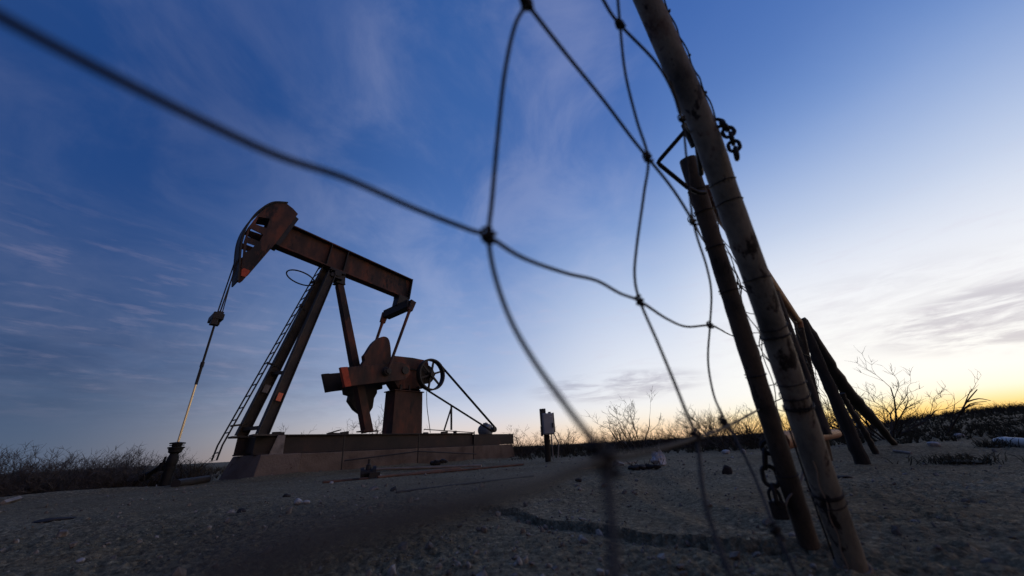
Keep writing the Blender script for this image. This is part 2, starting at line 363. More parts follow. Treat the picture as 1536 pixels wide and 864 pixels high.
    def lobe(a0, aw, e0, ew):
        da = M('DIVIDE', M('SUBTRACT', az, rad(a0)), rad(aw)); de = M('DIVIDE', M('SUBTRACT', Z, math.sin(rad(e0))), math.sin(rad(ew)))
        return M('SUBTRACT', 1.0, mr(M('ADD', M('MULTIPLY', da, da), M('MULTIPLY', de, de)), 0.15, 1.0))
    patch = M('ADD', M('MULTIPLY', mr(n2.outputs['Fac'], 0.34, 0.58), 0.38), M('MULTIPLY', lobe(0, 42, 44, 36), 0.90), True)
    cl = M('MULTIPLY', mr(n1.outputs['Fac'], 0.36, 0.72), patch)
    cl = M('MULTIPLY', cl, mr(el, 0.02, 0.16))
    bright = mix(0.60, c, lin((205, 205, 228)))
    c = mix(M('MULTIPLY', cl, 0.30), c, bright)
    # grey streaks low over the horizon
    cb2 = nd(nt, 'ShaderNodeCombineXYZ'); L(az, cb2.inputs[0]); L(Z, cb2.inputs[1])
    mp2 = nd(nt, 'ShaderNodeMapping'); L(cb2.outputs[0], mp2.inputs[0]); mp2.inputs['Scale'].default_value = (4.5, 26.0, 1); mp2.inputs['Rotation'].default_value = (0, 0, rad(4)); mp2.inputs['Location'].default_value = (0.4, 0.9, 0)
    n3 = nd(nt, 'ShaderNodeTexNoise', Scale=1.5, Detail=9.0, Roughness=0.66, Distortion=0.5); L(mp2.outputs[0], n3.inputs['Vector'])
    lowb = M('ADD', M('ADD', M('MULTIPLY', lobe(15, 15, 7.6, 2.6), 1.0), lobe(57, 13, 9.0, 4.0)), M('ADD', M('MULTIPLY', lobe(-38, 40, 9.0, 6.0), 0.30), M('MULTIPLY', lobe(45, 20, 12, 6), 0.28)), True)
    g = M('MULTIPLY', M('MULTIPLY', mr(n3.outputs['Fac'], 0.36, 0.62), lowb), 0.78)
    dark = mix(1.0, c, (0.58, 0.56, 0.62), 'MULTIPLY')
    c = mix(g, c, dark)
    # warm glow added to the unseen sky behind right, lights the near faces
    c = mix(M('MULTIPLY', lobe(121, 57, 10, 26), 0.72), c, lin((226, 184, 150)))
    # a few faint pinkish scraps higher up
    n4 = nd(nt, 'ShaderNodeTexNoise', Scale=2.2, Detail=7.0, Roughness=0.6); L(mp2.outputs[0], n4.inputs['Vector'])
    pk = M('MULTIPLY', mr(n4.outputs['Fac'], 0.50, 0.72), M('MULTIPLY', mr(el, 0.06, 0.14), M('SUBTRACT', 1.0, mr(el, 0.3, 0.5))))
    c = mix(M('MULTIPLY', pk, 0.10), c, lin((206, 188, 206)))
    # dusk sky texture under the fitted colours
    sky = nd(nt, 'ShaderNodeTexSky'); sky.sky_type = 'NISHITA'; sky.sun_disc = False
    sky.sun_elevation = rad(1.0); sky.sun_rotation = rad(SUN_AZ); sky.altitude = 600; sky.dust_density = 1.0
    b1 = nd(nt, 'ShaderNodeBackground', Strength=0.005); L(sky.outputs[0], b1.inputs[0])
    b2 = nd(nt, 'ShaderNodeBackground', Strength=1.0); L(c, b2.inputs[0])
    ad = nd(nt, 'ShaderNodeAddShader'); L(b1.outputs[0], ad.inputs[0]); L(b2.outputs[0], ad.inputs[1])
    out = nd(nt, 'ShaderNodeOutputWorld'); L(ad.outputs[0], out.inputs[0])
make_world()
sd = bpy.data.lights.new('sun', 'SUN'); sd.energy = 0.12; sd.angle = rad(14); sd.color = (1.0, 0.66, 0.36)
so = bpy.data.objects.new('sun', sd); COL.objects.link(so)
sdir = Vector((math.sin(rad(SUN_AZ+6))*math.cos(rad(4)), math.cos(rad(SUN_AZ+6))*math.cos(rad(4)), math.sin(rad(4))))
so.rotation_euler = sdir.to_track_quat('Z', 'Y').to_euler(); so.location = (20, 20, 10)

# ------------------------------------------------------------ camera
cd = bpy.data.cameras.new('camera'); co = bpy.data.objects.new('camera', cd); COL.objects.link(co); scn.camera = co
r0 = Vector((1, 0, 0)); u0 = Vector((0, -math.sin(PITCH), math.cos(PITCH))); f0 = Vector((0, math.cos(PITCH), math.sin(PITCH)))
rr = r0*math.cos(ROLL)-u0*math.sin(ROLL); uu = r0*math.sin(ROLL)+u0*math.cos(ROLL)
co.matrix_world = Matrix(((rr.x, uu.x, -f0.x, 0), (rr.y, uu.y, -f0.y, 0), (rr.z, uu.z, -f0.z, H), (0, 0, 0, 1)))
cd.sensor_width = 36; cd.lens = F/1536*36; cd.clip_start = 0.005; cd.clip_end = 8000
cd.dof.use_dof = True; cd.dof.focus_distance = 4.2; cd.dof.aperture_fstop = 2.5
scn.view_settings.view_transform = 'Standard'; scn.view_settings.look = 'None'; scn.view_settings.exposure = 0.0; scn.view_settings.gamma = 1.0
scn.view_settings.use_curve_mapping = False
scn.cycles.max_bounces = 5; scn.cycles.use_denoising = True

# ------------------------------------------------------------ ground
def ground():
    fine = np.radians(np.arange(-78, 78.01, 0.2)); rest = np.radians(np.arange(80, 281, 4.0))
    az = np.concatenate([fine, rest]); na = len(az)
    rs = [0.12]
    while rs[-1] < 5000:
        r = rs[-1]; rs.append(r*(1.011 if r < 9 else 1.02 if r < 30 else 1.10))
    rs = np.array(rs); nr = len(rs)
    R, A = np.meshgrid(rs, az, indexing='ij')
    X = R*np.sin(A); Y = R*np.cos(A); Zt = terrain(X, Y)
    V = np.stack([X, Y, Zt], -1).reshape(-1, 3)
    V = np.concatenate([V, [[0, 0, float(Zt[0].mean())]]])
    i = np.arange(nr-1)[:, None]; j = np.arange(na)[None, :]; k = (j+1) % na
    Q = np.stack([i*na+j+0*k, (i+1)*na+j+0*k, (i+1)*na+k, i*na+k], -1).reshape(-1, 4)
    j = np.arange(na); T = np.stack([np.full(na, nr*na), j, (j+1) % na], -1)
    me = bpy.data.meshes.new('ground')
    nq = len(Q); nt_ = len(T)
    me.vertices.add(len(V)); me.vertices.foreach_set('co', V.ravel())
    loops = np.concatenate([Q.ravel(), T.ravel()]); me.loops.add(len(loops)); me.loops.foreach_set('vertex_index', loops)
    st = np.concatenate([np.arange(nq)*4, nq*4+np.arange(nt_)*3]); me.polygons.add(nq+nt_); me.polygons.foreach_set('loop_start', st)
    me.polygons.foreach_set('use_smooth', np.ones(nq+nt_, bool))
    me.update(calc_edges=True); me.validate()
    if me.polygons[10].normal.z < 0: me.flip_normals()
    m = bpy.data.materials.new('caliche_dirt'); m.use_nodes = True; nt = m.node_tree; L = nt.links.new; b = nt.nodes['Principled BSDF']
    tc = nd(nt, 'ShaderNodeTexCoord')
    a = nd(nt, 'ShaderNodeTexNoise', Scale=0.8, Detail=9.0, Roughness=0.68); L(tc.outputs['Object'], a.inputs['Vector'])
    c1 = ramp(nt, [(0.32, (0.145, 0.104, 0.055)), (0.45, (0.202, 0.153, 0.086)), (0.56, (0.234, 0.184, 0.109)), (0.70, (0.270, 0.220, 0.137))], a.outputs['Fac'])
    n2 = nd(nt, 'ShaderNodeTexNoise', Scale=38.0, Detail=8.0, Roughness=0.75); L(tc.outputs['Object'], n2.inputs['Vector'])
    c2 = ramp(nt, [(0.33, (0.22, 0.22, 0.22)), (0.5, (0.90, 0.90, 0.90)), (0.66, (1.6, 1.58, 1.55))], n2.outputs['Fac'])
    mx = nd(nt, 'ShaderNodeMix', data_type='RGBA', blend_type='MULTIPLY'); mx.inputs[0].default_value = 1.0; L(c1.outputs[0], mx.inputs[6]); L(c2.outputs[0], mx.inputs[7])
    wob = nd(nt, 'ShaderNodeTexNoise', Scale=30.0, Detail=3.0); L(tc.outputs['Object'], wob.inputs['Vector'])
    wm = nd(nt, 'ShaderNodeMix', data_type='RGBA', blend_type='LINEAR_LIGHT'); wm.inputs[0].default_value = 0.02; L(tc.outputs['Object'], wm.inputs[6]); L(wob.outputs['Color'], wm.inputs[7])
    vo = nd(nt, 'ShaderNodeTexVoronoi', Scale=78.0); vo.inputs['Randomness'].default_value = 1.0; L(wm.outputs[2], vo.inputs['Vector'])
    sepc = nd(nt, 'ShaderNodeSeparateColor'); L(vo.outputs['Color'], sepc.inputs[0])
    cellv = ramp(nt, [(0.0, (0.72, 0.72, 0.72)), (0.55, (0.96, 0.96, 0.96)), (0.88, (1.08, 1.07, 1.05)), (0.97, (1.6, 1.56, 1.5))], sepc.outputs[0])
    mxa = nd(nt, 'ShaderNodeMix', data_type='RGBA', blend_type='MULTIPLY'); mxa.inputs[0].default_value = 1.0; L(mx.outputs[2], mxa.inputs[6]); L(cellv.outputs[0], mxa.inputs[7])
    L(mxa.outputs[2], b.inputs['Base Color']); b.inputs['Roughness'].default_value = 0.95; b.inputs['Specular IOR Level'].default_value = 0.15
    n3 = nd(nt, 'ShaderNodeTexNoise', Scale=70.0, Detail=9.0, Roughness=0.72); L(tc.outputs['Object'], n3.inputs['Vector'])
    vd = nd(nt, 'ShaderNodeMapRange'); L(vo.outputs['Distance'], vd.inputs['Value']); vd.inputs['From Min'].default_value = 0.0; vd.inputs['From Max'].default_value = 0.75; vd.inputs['To Min'].default_value = 1.0; vd.inputs['To Max'].default_value = 0.0
    big = nd(nt, 'ShaderNodeMath', operation='MULTIPLY'); L(vd.outputs[0], big.inputs[0]); L(sepc.outputs[1], big.inputs[1])
    hs = nd(nt, 'ShaderNodeMath', operation='ADD'); L(big.outputs[0], hs.inputs[0]); L(n3.outputs['Fac'], hs.inputs[1])
    bp = nd(nt, 'ShaderNodeBump', Strength=1.0, Distance=0.010); L(hs.outputs[0], bp.inputs['Height']); L(bp.outputs[0], b.inputs['Normal'])
    me.materials.append(m)
    o = bpy.data.objects.new('ground', me); COL.objects.link(o); o['kind'] = 'structure'
ground()

def gravel():
    bm = bmesh.new(); bmesh.ops.create_icosphere(bm, subdivisions=1, radius=1.0)
    bv = np.array([v.co[:] for v in bm.verts]); bf = np.array([[v.index for v in f.verts] for f in bm.faces]); bm.free()
    N = 15000
    r = 0.5*np.exp(RNG.random(N)*math.log(26)); a = np.radians(RNG.uniform(-66, 66, N))
    x = r*np.sin(a); y = r*np.cos(a)
    sz = 0.0021*np.exp(RNG.normal(0, 0.75, N))*(1+0.12*r)
    clump = vnoise(x*1.4, y*1.4, 31)+0.5; keep = RNG.random(N) < 0.25+clump; x, y, sz = x[keep], y[keep], sz[keep]; N = len(x)
    z = terrain(x, y)
    q = RNG.normal(0, 1, (N, 3, 3)); U = np.linalg.qr(q)[0]
    sc = np.stack([RNG.uniform(.7, 1.5, N), RNG.uniform(.6, 1.2, N), RNG.uniform(.45, .9, N)], -1)
    P = bv[None]*(1+0.22*RNG.normal(0, 1, (N, len(bv), 1)))*sc[:, None, :]
    P = np.einsum('nij,nvj->nvi', U, P)*sz[:, None, None]+np.stack([x, y, z+sz*0.25], -1)[:, None, :]
    V = P.reshape(-1, 3); Fc = (bf[None]+(np.arange(N)*len(bv))[:, None, None]).reshape(-1, 3)
    me = bpy.data.meshes.new('gravel'); me.from_pydata(V.tolist(), [], Fc.tolist()); me.update(); me.materials.append(ROCKG)
    o = bpy.data.objects.new('gravel', me); COL.objects.link(o)
    tag(o, 'loose pebbles and gravel strewn over the dirt pad', 'gravel', kind='stuff')
gravel()

# ------------------------------------------------------------ pump jack
AX = rad(40.0); DV = Vector((math.sin(AX), math.cos(AX), 0)); NV = Vector((-math.cos(AX), math.sin(AX), 0))
r_ = ray(378, 721); P_ = EYE + r_*(-H/r_.z)
PJ = P_ + NV*0.48; PJ.z = 0.0
def pj(px, py, v=0.0):                   # pixel -> (u, w) in the plane v of the machine
    r = ray(px, py); t = (PJ+NV*v-EYE).dot(NV)/r.dot(NV); p = EYE+r*t; q = p-PJ
    return (q.dot(DV), p.z)
def p3(px, py, v=0.0):
    u, w = pj(px, py, v); return Vector((u, v, w))
RZ = rad(90)-AX
def W(u, v, w): return PJ+DV*u+NV*v+Vector((0, 0, w))

fnd = thing('concrete_foundation', 'long rust-stained concrete foundation under the pump jack', 'foundation', PJ, rz=RZ)
mb = MB()
def batter(u0, u1, wt, z0, z1, tap0, tap1, sd):       # block with sloped ends and sides
    mb = MB(); vs = []
    for z, k in ((z0, 0), (z1, 1)):
        a = u0+tap0*k; b = u1-tap1*k; h = wt-sd*k
        vs += [(a, -h, z), (b, -h, z), (b, h, z), (a, h, z)]
    mb.add(vs, [(3, 2, 1, 0), (4, 5, 6, 7), (0, 1, 5, 4), (1, 2, 6, 5), (2, 3, 7, 6), (3, 0, 4, 7)]); return mb
uR = pj(776, 687.5, -.46)[0]; uB = pj(447, 716, -.48)[0]
ctop = pj(392, 682, -.46)[1]
fb_ = MB(); vs = []
for z, k in ((-.2, -.35), (0, 0), (ctop, 1)):
    vs += [(.0+.05*k, -.48+.02*k, z), (uB-.003, -.48+.02*k, z), (uB-.003, .52-.02*k, z), (pj(326, 722, .54)[0]+(pj(348, 689, .51)[0]-pj(326, 722, .54)[0])*k, .54-.03*k, z)]
fb_.add(vs, [(3, 2, 1, 0), (8, 9, 10, 11)]+[(i+j, i+(j+1) % 4, i+4+(j+1) % 4, i+4+j) for i in (0, 4) for j in range(4)])
fb_.build('front_block', CONC, fnd, False, bevel=.012)
batter(uB, uR, .45, -.2, ctop-.004, .0, .14, .02).build('long_block', CONCRED, fnd, False, bevel=.012)

pump = thing('pump_jack', 'rusty red oil pump jack with tilted beam and horsehead on a concrete base', 'pump jack', PJ, rz=RZ)
SK = .32
sk_t = pj(428, 651.6, -SK)[1]; sk_b = ctop+.002
u0s = pj(348, 687, SK)[0]; u1s = pj(711, 650, -SK)[0]; u1s2 = pj(770, 655, -SK)[0]
s = MB()
for v in (-SK+.06, SK-.06):
    s.ibeam((-.02 if v < 0 else pj(355, 656, SK)[0], v, (sk_t+sk_b)/2), (u1s, v, (sk_t+sk_b)/2), .12, sk_t-sk_b, .022, .02)
for u in (0.02, .9, 1.7, 2.5, 3.3, 4.1, u1s-.02):
    s.box((u, 0, (sk_t+sk_b)/2), (.03, 2*SK-.125, sk_t-sk_b-.05))
s.build('skid', SKIDM, pump, False, bevel=.004)
s = MB(); hB = sk_t-.055
for v in (-SK+.05, SK-.05): s.box(((u1s+u1s2)/2+.008, v, (hB+sk_b)/2), (u1s2-u1s-.012, .10, hB-sk_b))
s.box(((u1s+u1s2)/2, 0, hB+.012), (u1s2-u1s+.1, 2*SK-.02, .02))
s.build('motor_rail', SKIDM, pump, False, bevel=.004)
# samson post
TOP = p3(503, 406, 0)
def leg(a, b, w, d, w2, d2, name, mat):
    return MB().bar(a, b, w, d, (1, 0, 0), w2, d2).build(name, mat, pump, False, bevel=.006)
nl0 = p3(393, 652, -.34); nl1 = p3(497, 410, -.10); fl0 = p3(361, 655, .34); fl1 = p3(489, 404, .10)
for a, b in ((nl0, nl1), (fl0, fl1)):
    s = MB().ibeam(a, b, .155, .165, .014, .016, (1, 0, 0)); s.box(a-Vector((0, 0, .01)), (.30, .24, .03))
    lg = s.build('front_leg', LEGMAT, pump, False, bevel=.003)
    lg0 = lg if a is nl0 else lg0
st = p3(413, 596, -.34); d_ = (nl1-nl0).normalized()
k = (st.z-nl0.z)/(nl1.z-nl0.z); c = nl0.lerp(nl1, k); 
sn = d_.cross(Vector((1, 0, 0))).normalized(); sn = sn if sn.y < 0 else -sn
mm = Matrix((d_.cross(sn), sn, d_)).transposed()
MB().box(c+sn*.0795, (.075, .003, .135), mm).build('warning_sticker', WARN, lg0, False)
k = .235; cf = fl0.lerp(fl1, k); df = (fl1-fl0).normalized(); sf = df.cross(Vector((1, 0, 0))).normalized(); sf = sf if sf.y < 0 else -sf
MB().box(cf+sf*.08, (.09, .004, .14), Matrix((df.cross(sf), sf, df)).transposed()).build('sign_plate', PALE, pump, False)
for k, w_ in ((.32, .06), (.035, .08)): MB().bar(nl0.lerp(nl1, k), fl0.lerp(fl1, k), w_, .055).build('cross_brace', LEGMAT, pump, False)
rl0 = p3(551, 648, 0); rl1 = p3(509, 428, 0)
s = MB().bar(rl0, rl1, .20, .17, (1, 0, 0), .15, .13); s.box(rl0+Vector((0, 0, .012)), (.32, .32, .024))
s.build('rear_leg', RUSTRED, pump, False, bevel=.005)
s = MB().box(rl1+Vector((-.01, 0, .02)), (.20, .20, .025)).bar(rl1+Vector((0, 0, .03)), rl1+Vector((-.02, 0, .22)), .17, .17)
s.build('post_cap', GREASE, pump, False, bevel=.004)
# pale plate and small fittings on the skid
q = [pj(417, 653, -.345), pj(428, 653, -.345), pj(424, 681, -.345), pj(403, 682, -.345)]
MB().prism(q, -.355, -.34).build('gusset_plate', PALE, pump, False)
for px, w_, h_ in ((416, .12, .05), (424, .06, .045), (503, .2, .03), (518, .14, .05), (640, .10, .03), (668, .16, .045), (684, .05, .06)):
    u = pj(px, 650, -.2)[0]; MB().box((u, -.16, sk_t+h_/2), (w_, .08, h_), Matrix.Rotation(rad(random.uniform(-8, 8)), 3, 'Y')).build('skid_fitting', GREASE, pump, False, bevel=.004)
MB().bar((pj(636, 640, -.2)[0], -.2, sk_t+.09), (pj(711, 649, -.2)[0], -.2, sk_t+.012), .018, .018).build('tie_rod', GREASE, pump, False)
MB().bar((pj(490, 651, -.2)[0], -.2, sk_t+.012), (pj(512, 642, -.2)[0], -.2, sk_t+.08), .02, .02).build('tie_rod', GREASE, pump, False)
# walking beam: follows the photo's two beam edges
VB = .085
bt0 = p3(436.7, 335.8, -VB); bt1 = p3(618, 419, -VB); bb0 = p3(410.6, 367, -VB); bb1 = p3(596, 441, -VB)
ct0 = (Vector((bt0.x, 0, bt0.z))+Vector((bb0.x, 0, bb0.z)))/2; ct1 = (Vector((bt1.x, 0, bt1.z))+Vector((bb1.x, 0, bb1.z)))/2
dirb = (ct1-ct0).normalized(); upb = Vector((-dirb.z, 0, dirb.x)); hb = .5*((bt0-bb0).dot(upb)+(bt1-bb1).dot(upb))
A0 = ct0; A1 = Vector((bt1.x, 0, bt1.z))-upb*hb/2; print('beam h', hb, (A1-A0).length)
s = MB().ibeam(A0, A1, .21, hb, .028, .022, tuple(upb))
beam = s.build('walking_beam', RUSTRED, pump, False, bevel=.004)
for px, py in ((497, 373), (520, 389)):
    t = (p3(px, py, -VB)-A0).dot(dirb); cpt = A0+dirb*t
    for v in (-1, 1): MB().box(cpt+Vector((0, v*.058, 0)), (.016, .09, hb-.058), Matrix((dirb, Vector((0, 1, 0)), upb)).transposed()).build('stiffener', GREASE, beam, False)
s = MB(); MBm = Matrix((dirb, Vector((0, 1, 0)), upb)).transposed()
s.box(A1+dirb*.012, (.02, .22, hb+.01), MBm); s.build('end_plate', GREASE, beam, False)
# saddle bearing
t = (p3(507, 397, 0)-A0).dot(dirb); sb = A0+dirb*t-upb*(hb/2)
s = MB().box(sb-upb*.035, (.34, .26, .05), MBm).lathe(sb-upb*.10+Vector((0, -.17, 0)), (0, 1, 0), [(0, .05), (0, .075), (.34, .075), (.34, .05)])
s.box(sb-upb*.17, (.26, .30, .09), MBm)
for v in (-.1, .1):
    for du in (-.13, .13): s.lathe(sb+dirb*du+Vector((0, v, 0))-upb*.09, tuple(upb), [(0, .014), (.07, .014)], 6)
s.build('saddle_bearing', GREASE, pump, False, bevel=.004)
# horsehead
VH = .165
out = [(430.4, 305.6), (414, 305.0), (403, 309), (390, 319), (380, 331), (371.5, 345), (366, 362), (364.2, 386), (361, 414), (368, 416), (372, 413), (411.7, 367), (447, 321), (440, 313)]
outer = [pj(x, y, -VH) for x, y in out]
holes = [[(388, 325), (405, 328), (400, 342), (383, 336)], [(375, 342), (395, 352), (389, 362), (371.5, 355)], [(370.5, 364), (382, 368), (377, 374), (368.5, 378)]]
hp = [[pj(x, y, -VH) for x, y in h] for h in holes]
s = MB()
for v in (-VH, VH-.016): s.prism(outer, v, v+.016, hp)
head = s.build('horsehead', RUSTRED, pump, False)
arc = [pj(x, y, -VH-.02) for x, y in [(432, 304.5), (414, 303.5), (402, 307.5), (388.5, 317.5), (378, 330), (369.5, 344), (364, 361), (361.5, 386), (358.5, 421)]]
arcS = [Vector((p.x, 0, p.z)) for p in spline([(a[0], 0, a[1]) for a in arc], 4)]
s = MB(); vs = []; fs = []
for i, p in enumerate(arcS):
    t = (arcS[min(i+1, len(arcS)-1)]-arcS[max(i-1, 0)]).normalized(); nn = Vector((t.z, 0, -t.x))
    if nn.x > 0: nn = -nn
    for q in (p+nn*.022, p): vs += [q+Vector((0, -VH-.03, 0)), q+Vector((0, VH+.03, 0))]
for i in range(len(arcS)-1):
    a = i*4; b = a+4
    fs += [(a, a+1, b+1, b), (a+2, b+2, b+3, a+3), (a, b, b+2, a+2), (a+1, a+3, b+3, b+1)]
fs += [(0, 2, 3, 1), (len(vs)-4, len(vs)-3, len(vs)-1, len(vs)-2)]
s.add(vs, fs); s.build('front_plate', GREASE, head, False, smooth=True)
q = [pj(x, y, -VH-.003) for x, y in [(361.3, 413.6), (362.5, 404), (366, 402), (375, 406), (371.5, 412.6), (368, 415.4)]]
MB().prism(q, -VH-.006, -VH-.002).build('red_tip', ORANGE, head, False)
s = MB().prism([pj(x, y, -.1) for x, y in [(440, 324), (447, 330), (418, 370), (410, 366)]], -VH+.018, VH-.018)
s.build('head_hinge', GREASE, head, False)
# bridle cables, carrier bar, polished rod
carr = p3(324, 478, 0); urod = p3(297, 567, 0).x
Lp = [p for p in arcS if p.z < arcS[0].z]
for v in (-.15, .15):
    low = Vector((carr.x+.01, v*.75, carr.z+.05))
    MB().tube([Vector((p.x-.020, v, p.z)) for p in arcS[6:29]]+[low], .011, 6).build('bridle_cable', CABLE, pump, False, smooth=True)
s = MB().tube([Vector((arcS[-5].x-.02, 0, arcS[-5].z)), Vector((carr.x+.06, 0, carr.z+.04))], .008, 6); s.build('tag_line', CABLE, pump, False)
s = MB().box(carr, (.15, .36, .10)).box(carr+Vector((.02, 0, .075)), (.09, .24, .06)).box(carr+Vector((0, 0, -.075)), (.12, .12, .08)).box(carr+Vector((-.03, -.13, -.04)), (.08, .08, .22)).box(carr+Vector((.03, .13, .03)), (.07, .07, .18))
s.build('carrier_bar', GREASE, pump, False, bevel=.006)
stf = p3(269, 664, 0)
ztop = carr.z+.10; zl = p3(305, 549, 0).z; zl2 = p3(296, 575, 0).z
s = MB().tube([(urod, 0, zl2), (urod, 0, ztop)], .016, 10).tube([(urod, 0, zl-.02), (urod, 0, zl+.06)], .026, 10).tube([(urod, 0, zl2-.02), (urod, 0, zl)], .020, 10)
s.build('rod_liner', GREASE, pump, False, smooth=True)
s = MB().tube([(urod, 0, stf.z-.05), (urod, 0, zl2)], .0145, 12); s.build('polished_rod', ROD, pump, False, smooth=True)
# gearbox, pedestal
VP_ = .20
pl = [pj(x, y, -VP_) for x, y in [(593, 587), (634, 588), (632, 649), (589, 649)]]
s = MB(); u0, u1 = pl[3][0], pl[2][0]; wt = (pl[0][1]+pl[1][1])/2
vs = [(u0-.02, -VP_, sk_t), (u1+.02, -VP_, sk_t), (u1+.02, VP_, sk_t), (u0-.02, VP_, sk_t), (pl[0][0], -VP_, wt), (pl[1][0], -VP_, wt), (pl[1][0], VP_, wt), (pl[0][0], VP_, wt)]
s.add(vs, [(3, 2, 1, 0), (4, 5, 6, 7), (0, 1, 5, 4), (1, 2, 6, 5), (2, 3, 7, 6), (3, 0, 4, 7)])
s.box(((pl[0][0]+pl[1][0])/2, 0, wt+.013), (pl[1][0]-pl[0][0]+.06, 2*VP_+.06, .024))
s.build('pedestal', RUSTRED, pump, False, bevel=.006)
VG = .185
gb = [pj(x, y, -VG) for x, y in [(588, 541), (592, 533.5), (619, 536.5), (642, 541), (645.5, 562), (637, 573), (634, 583), (598, 583), (590, 570)]]
s = MB().prism(gb, -VG, VG); g0 = min(p[0] for p in gb); g1 = max(p[0] for p in gb)
s.build('gearbox', RUSTRED, pump, False, bevel=.008)
gx = bpy.context.scene.objects['gearbox']
s = MB()
mid = pj(610, 553, -VG)[1]
s.box(((g0+g1)/2, 0, mid), (g1-g0+.05, 2*VG+.05, .03))
for i in range(5):
    for v in (-1, 1): s.lathe((g0+.06+i*(g1-g0-.12)/4, v*(VG+.012), mid+.014), (0, 0, 1), [(0, .012), (.03, .012)], 6)
s.build('casing_flange', GREASE, gx, False)
for px in (601, 614, 628):
    u = pj(px, 575, -VG)[0]; s = MB()
    s.box((u, 0, wt+.085), (.035, 2*VG+.055, .115)); s.lathe((u+.035, -VG-.015, wt+.03), (0, 0, 1), [(0, .016), (.03, .016)], 6); s.build('gearbox_foot', GREASE, gx, False, bevel=.004)
# cranks, counterweights, pitmans
sh = pj(606, 556, -.40)
s = MB().lathe((sh[0], -.47, sh[1]), (0, 1, 0), [(0, .06), (0, .085), (.94, .085), (.94, .06)]); s.build('crank_shaft', GREASE, pump, False, smooth=True)
cr = [pj(x, y, -.43) for x, y in [(511.5, 551.5), (560, 547.5), (600, 543), (613, 548), (616, 560), (607, 569.5), (560, 575), (518, 580)]]
lobeU = [pj(x, y, -.36) for x, y in [(540, 556), (541, 549), (546, 541), (545, 534), (549, 529), (558, 515), (568, 507), (576.7, 505.5), (582.5, 511), (585, 528), (585, 552)]]
lobeD = [pj(x, y, .36) for x, y in [(513, 570), (513, 581), (515, 592), (522, 594), (520, 602), (529, 615), (541, 624), (550, 622), (556.5, 612), (558.5, 598), (563, 590), (563, 586), (571, 584), (571, 570)]]
_c = [Vector((p[0], 0, p[1])) for p in lobeU]; lobeU = [(q.x, q.z) for q in _c[:5]]+[(q.x, q.z) for q in spline(_c[4:], 4)[1:]]
pin = pj(580, 557, -.47)
for sg in (-1, 1):
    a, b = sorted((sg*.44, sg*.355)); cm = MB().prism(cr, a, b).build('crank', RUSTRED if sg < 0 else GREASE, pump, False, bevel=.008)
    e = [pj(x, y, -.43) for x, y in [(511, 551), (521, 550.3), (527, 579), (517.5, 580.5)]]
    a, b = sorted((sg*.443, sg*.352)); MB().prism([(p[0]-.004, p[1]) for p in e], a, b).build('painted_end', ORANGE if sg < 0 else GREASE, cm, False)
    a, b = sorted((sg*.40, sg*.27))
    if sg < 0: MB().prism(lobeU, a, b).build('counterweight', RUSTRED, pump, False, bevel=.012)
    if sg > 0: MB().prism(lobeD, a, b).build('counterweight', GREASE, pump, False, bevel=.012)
    s = MB().lathe((pin[0], sg*.44, pin[1]), (0, sg, 0), [(0, .03), (0, .10), (.02, .10), (.03, .085), (.07, .085), (.08, .05), (.11, .05)])
    for i in range(6):
        q = i*math.pi/3; s.lathe((pin[0]+.07*math.cos(q), sg*.505, pin[1]+.07*math.sin(q)), (0, sg, 0), [(0, .013), (.02, .013)], 6)
    s.build('wrist_pin', GREASE, pump, False, bevel=.003)
eqn = p3(617, 456, -.42); eqf = p3(578, 473, .42); eqn = Vector((eqn.x, -.42, eqn.z)); em = (eqn+eqf)/2; 
eqn2 = Vector((em.x, -.46, em.z)).lerp(eqn, .6); eqf2 = Vector((em.x, .46, em.z)).lerp(eqf, .6)
s = MB().bar(eqn2, eqf2, .20, .20, (1, 0, 0), .20, .20)
s.build('equalizer', GREASE, pump, False, bevel=.01)
tb = A1-dirb*.16-upb*hb/2
s = MB().bar(tb, em+Vector((0, 0, .05)), .26, .26, (0, 1, 0), .24, .22).box(tb+upb*.02-upb*.04, (.30, .22, .04), MBm)
s.build('tail_bearing', GREASE, pump, False, bevel=.01)
for sg, e in ((-1, eqn), (1, eqf)):
    pe = Vector((e.x, sg*.45, e.z)); pp = Vector((pin[0], sg*.505, pin[1])); dd = (pp-pe).normalized()
    s = MB().tube([pe+dd*.16, pp-dd*.04], [.036, .030], 12)
    s.bar(pe-dd*.07, pe+dd*.20, .15, .09, (0, 1, 0), .12, .08).bar(pe+dd*.19, pe+dd*.33, .075, .055, (0, 1, 0), .05, .05)
    s.build('pitman_arm', RUSTRED, pump, False, bevel=.004)
# sheave, belts, motor
VS = -.34
sc_ = p3(646.5, 562, VS); Rs = .36*(abs(pj(646.5, 538.5, VS)[1]-pj(646.5, 585.5, VS)[1]))/.72
s = MB()
for v0_, v1_, ro in ((-.07, .07, Rs),):
    n = 40
    prof = [(Rs-.035, v0_), (Rs, v0_), (Rs-.012, v0_+.02), (Rs, v0_+.045), (Rs-.012, v0_+.07), (Rs, v0_+.095), (Rs-.012, v0_+.12), (Rs, v1_), (Rs-.035, v1_)]
    vs = []; fs = []; m = len(prof)
    for i in range(n):
        q = 2*math.pi*i/n
        for r, v in prof: vs.append((sc_.x+r*math.cos(q), VS+v, sc_.z+r*math.sin(q)))
    for i in range(n):
        for k in range(m):
            j = (i+1) % n; l = (k+1) % m; fs.append((i*m+k, j*m+k, j*m+l, i*m+l))
    s.add(vs, fs)
sheave = s.build('sheave_rim', GREASE, pump, False)
s = MB().lathe((sc_.x, VS-.08, sc_.z), (0, 1, 0), [(0, .03), (0, .065), (.30, .065), (.30, .03)])
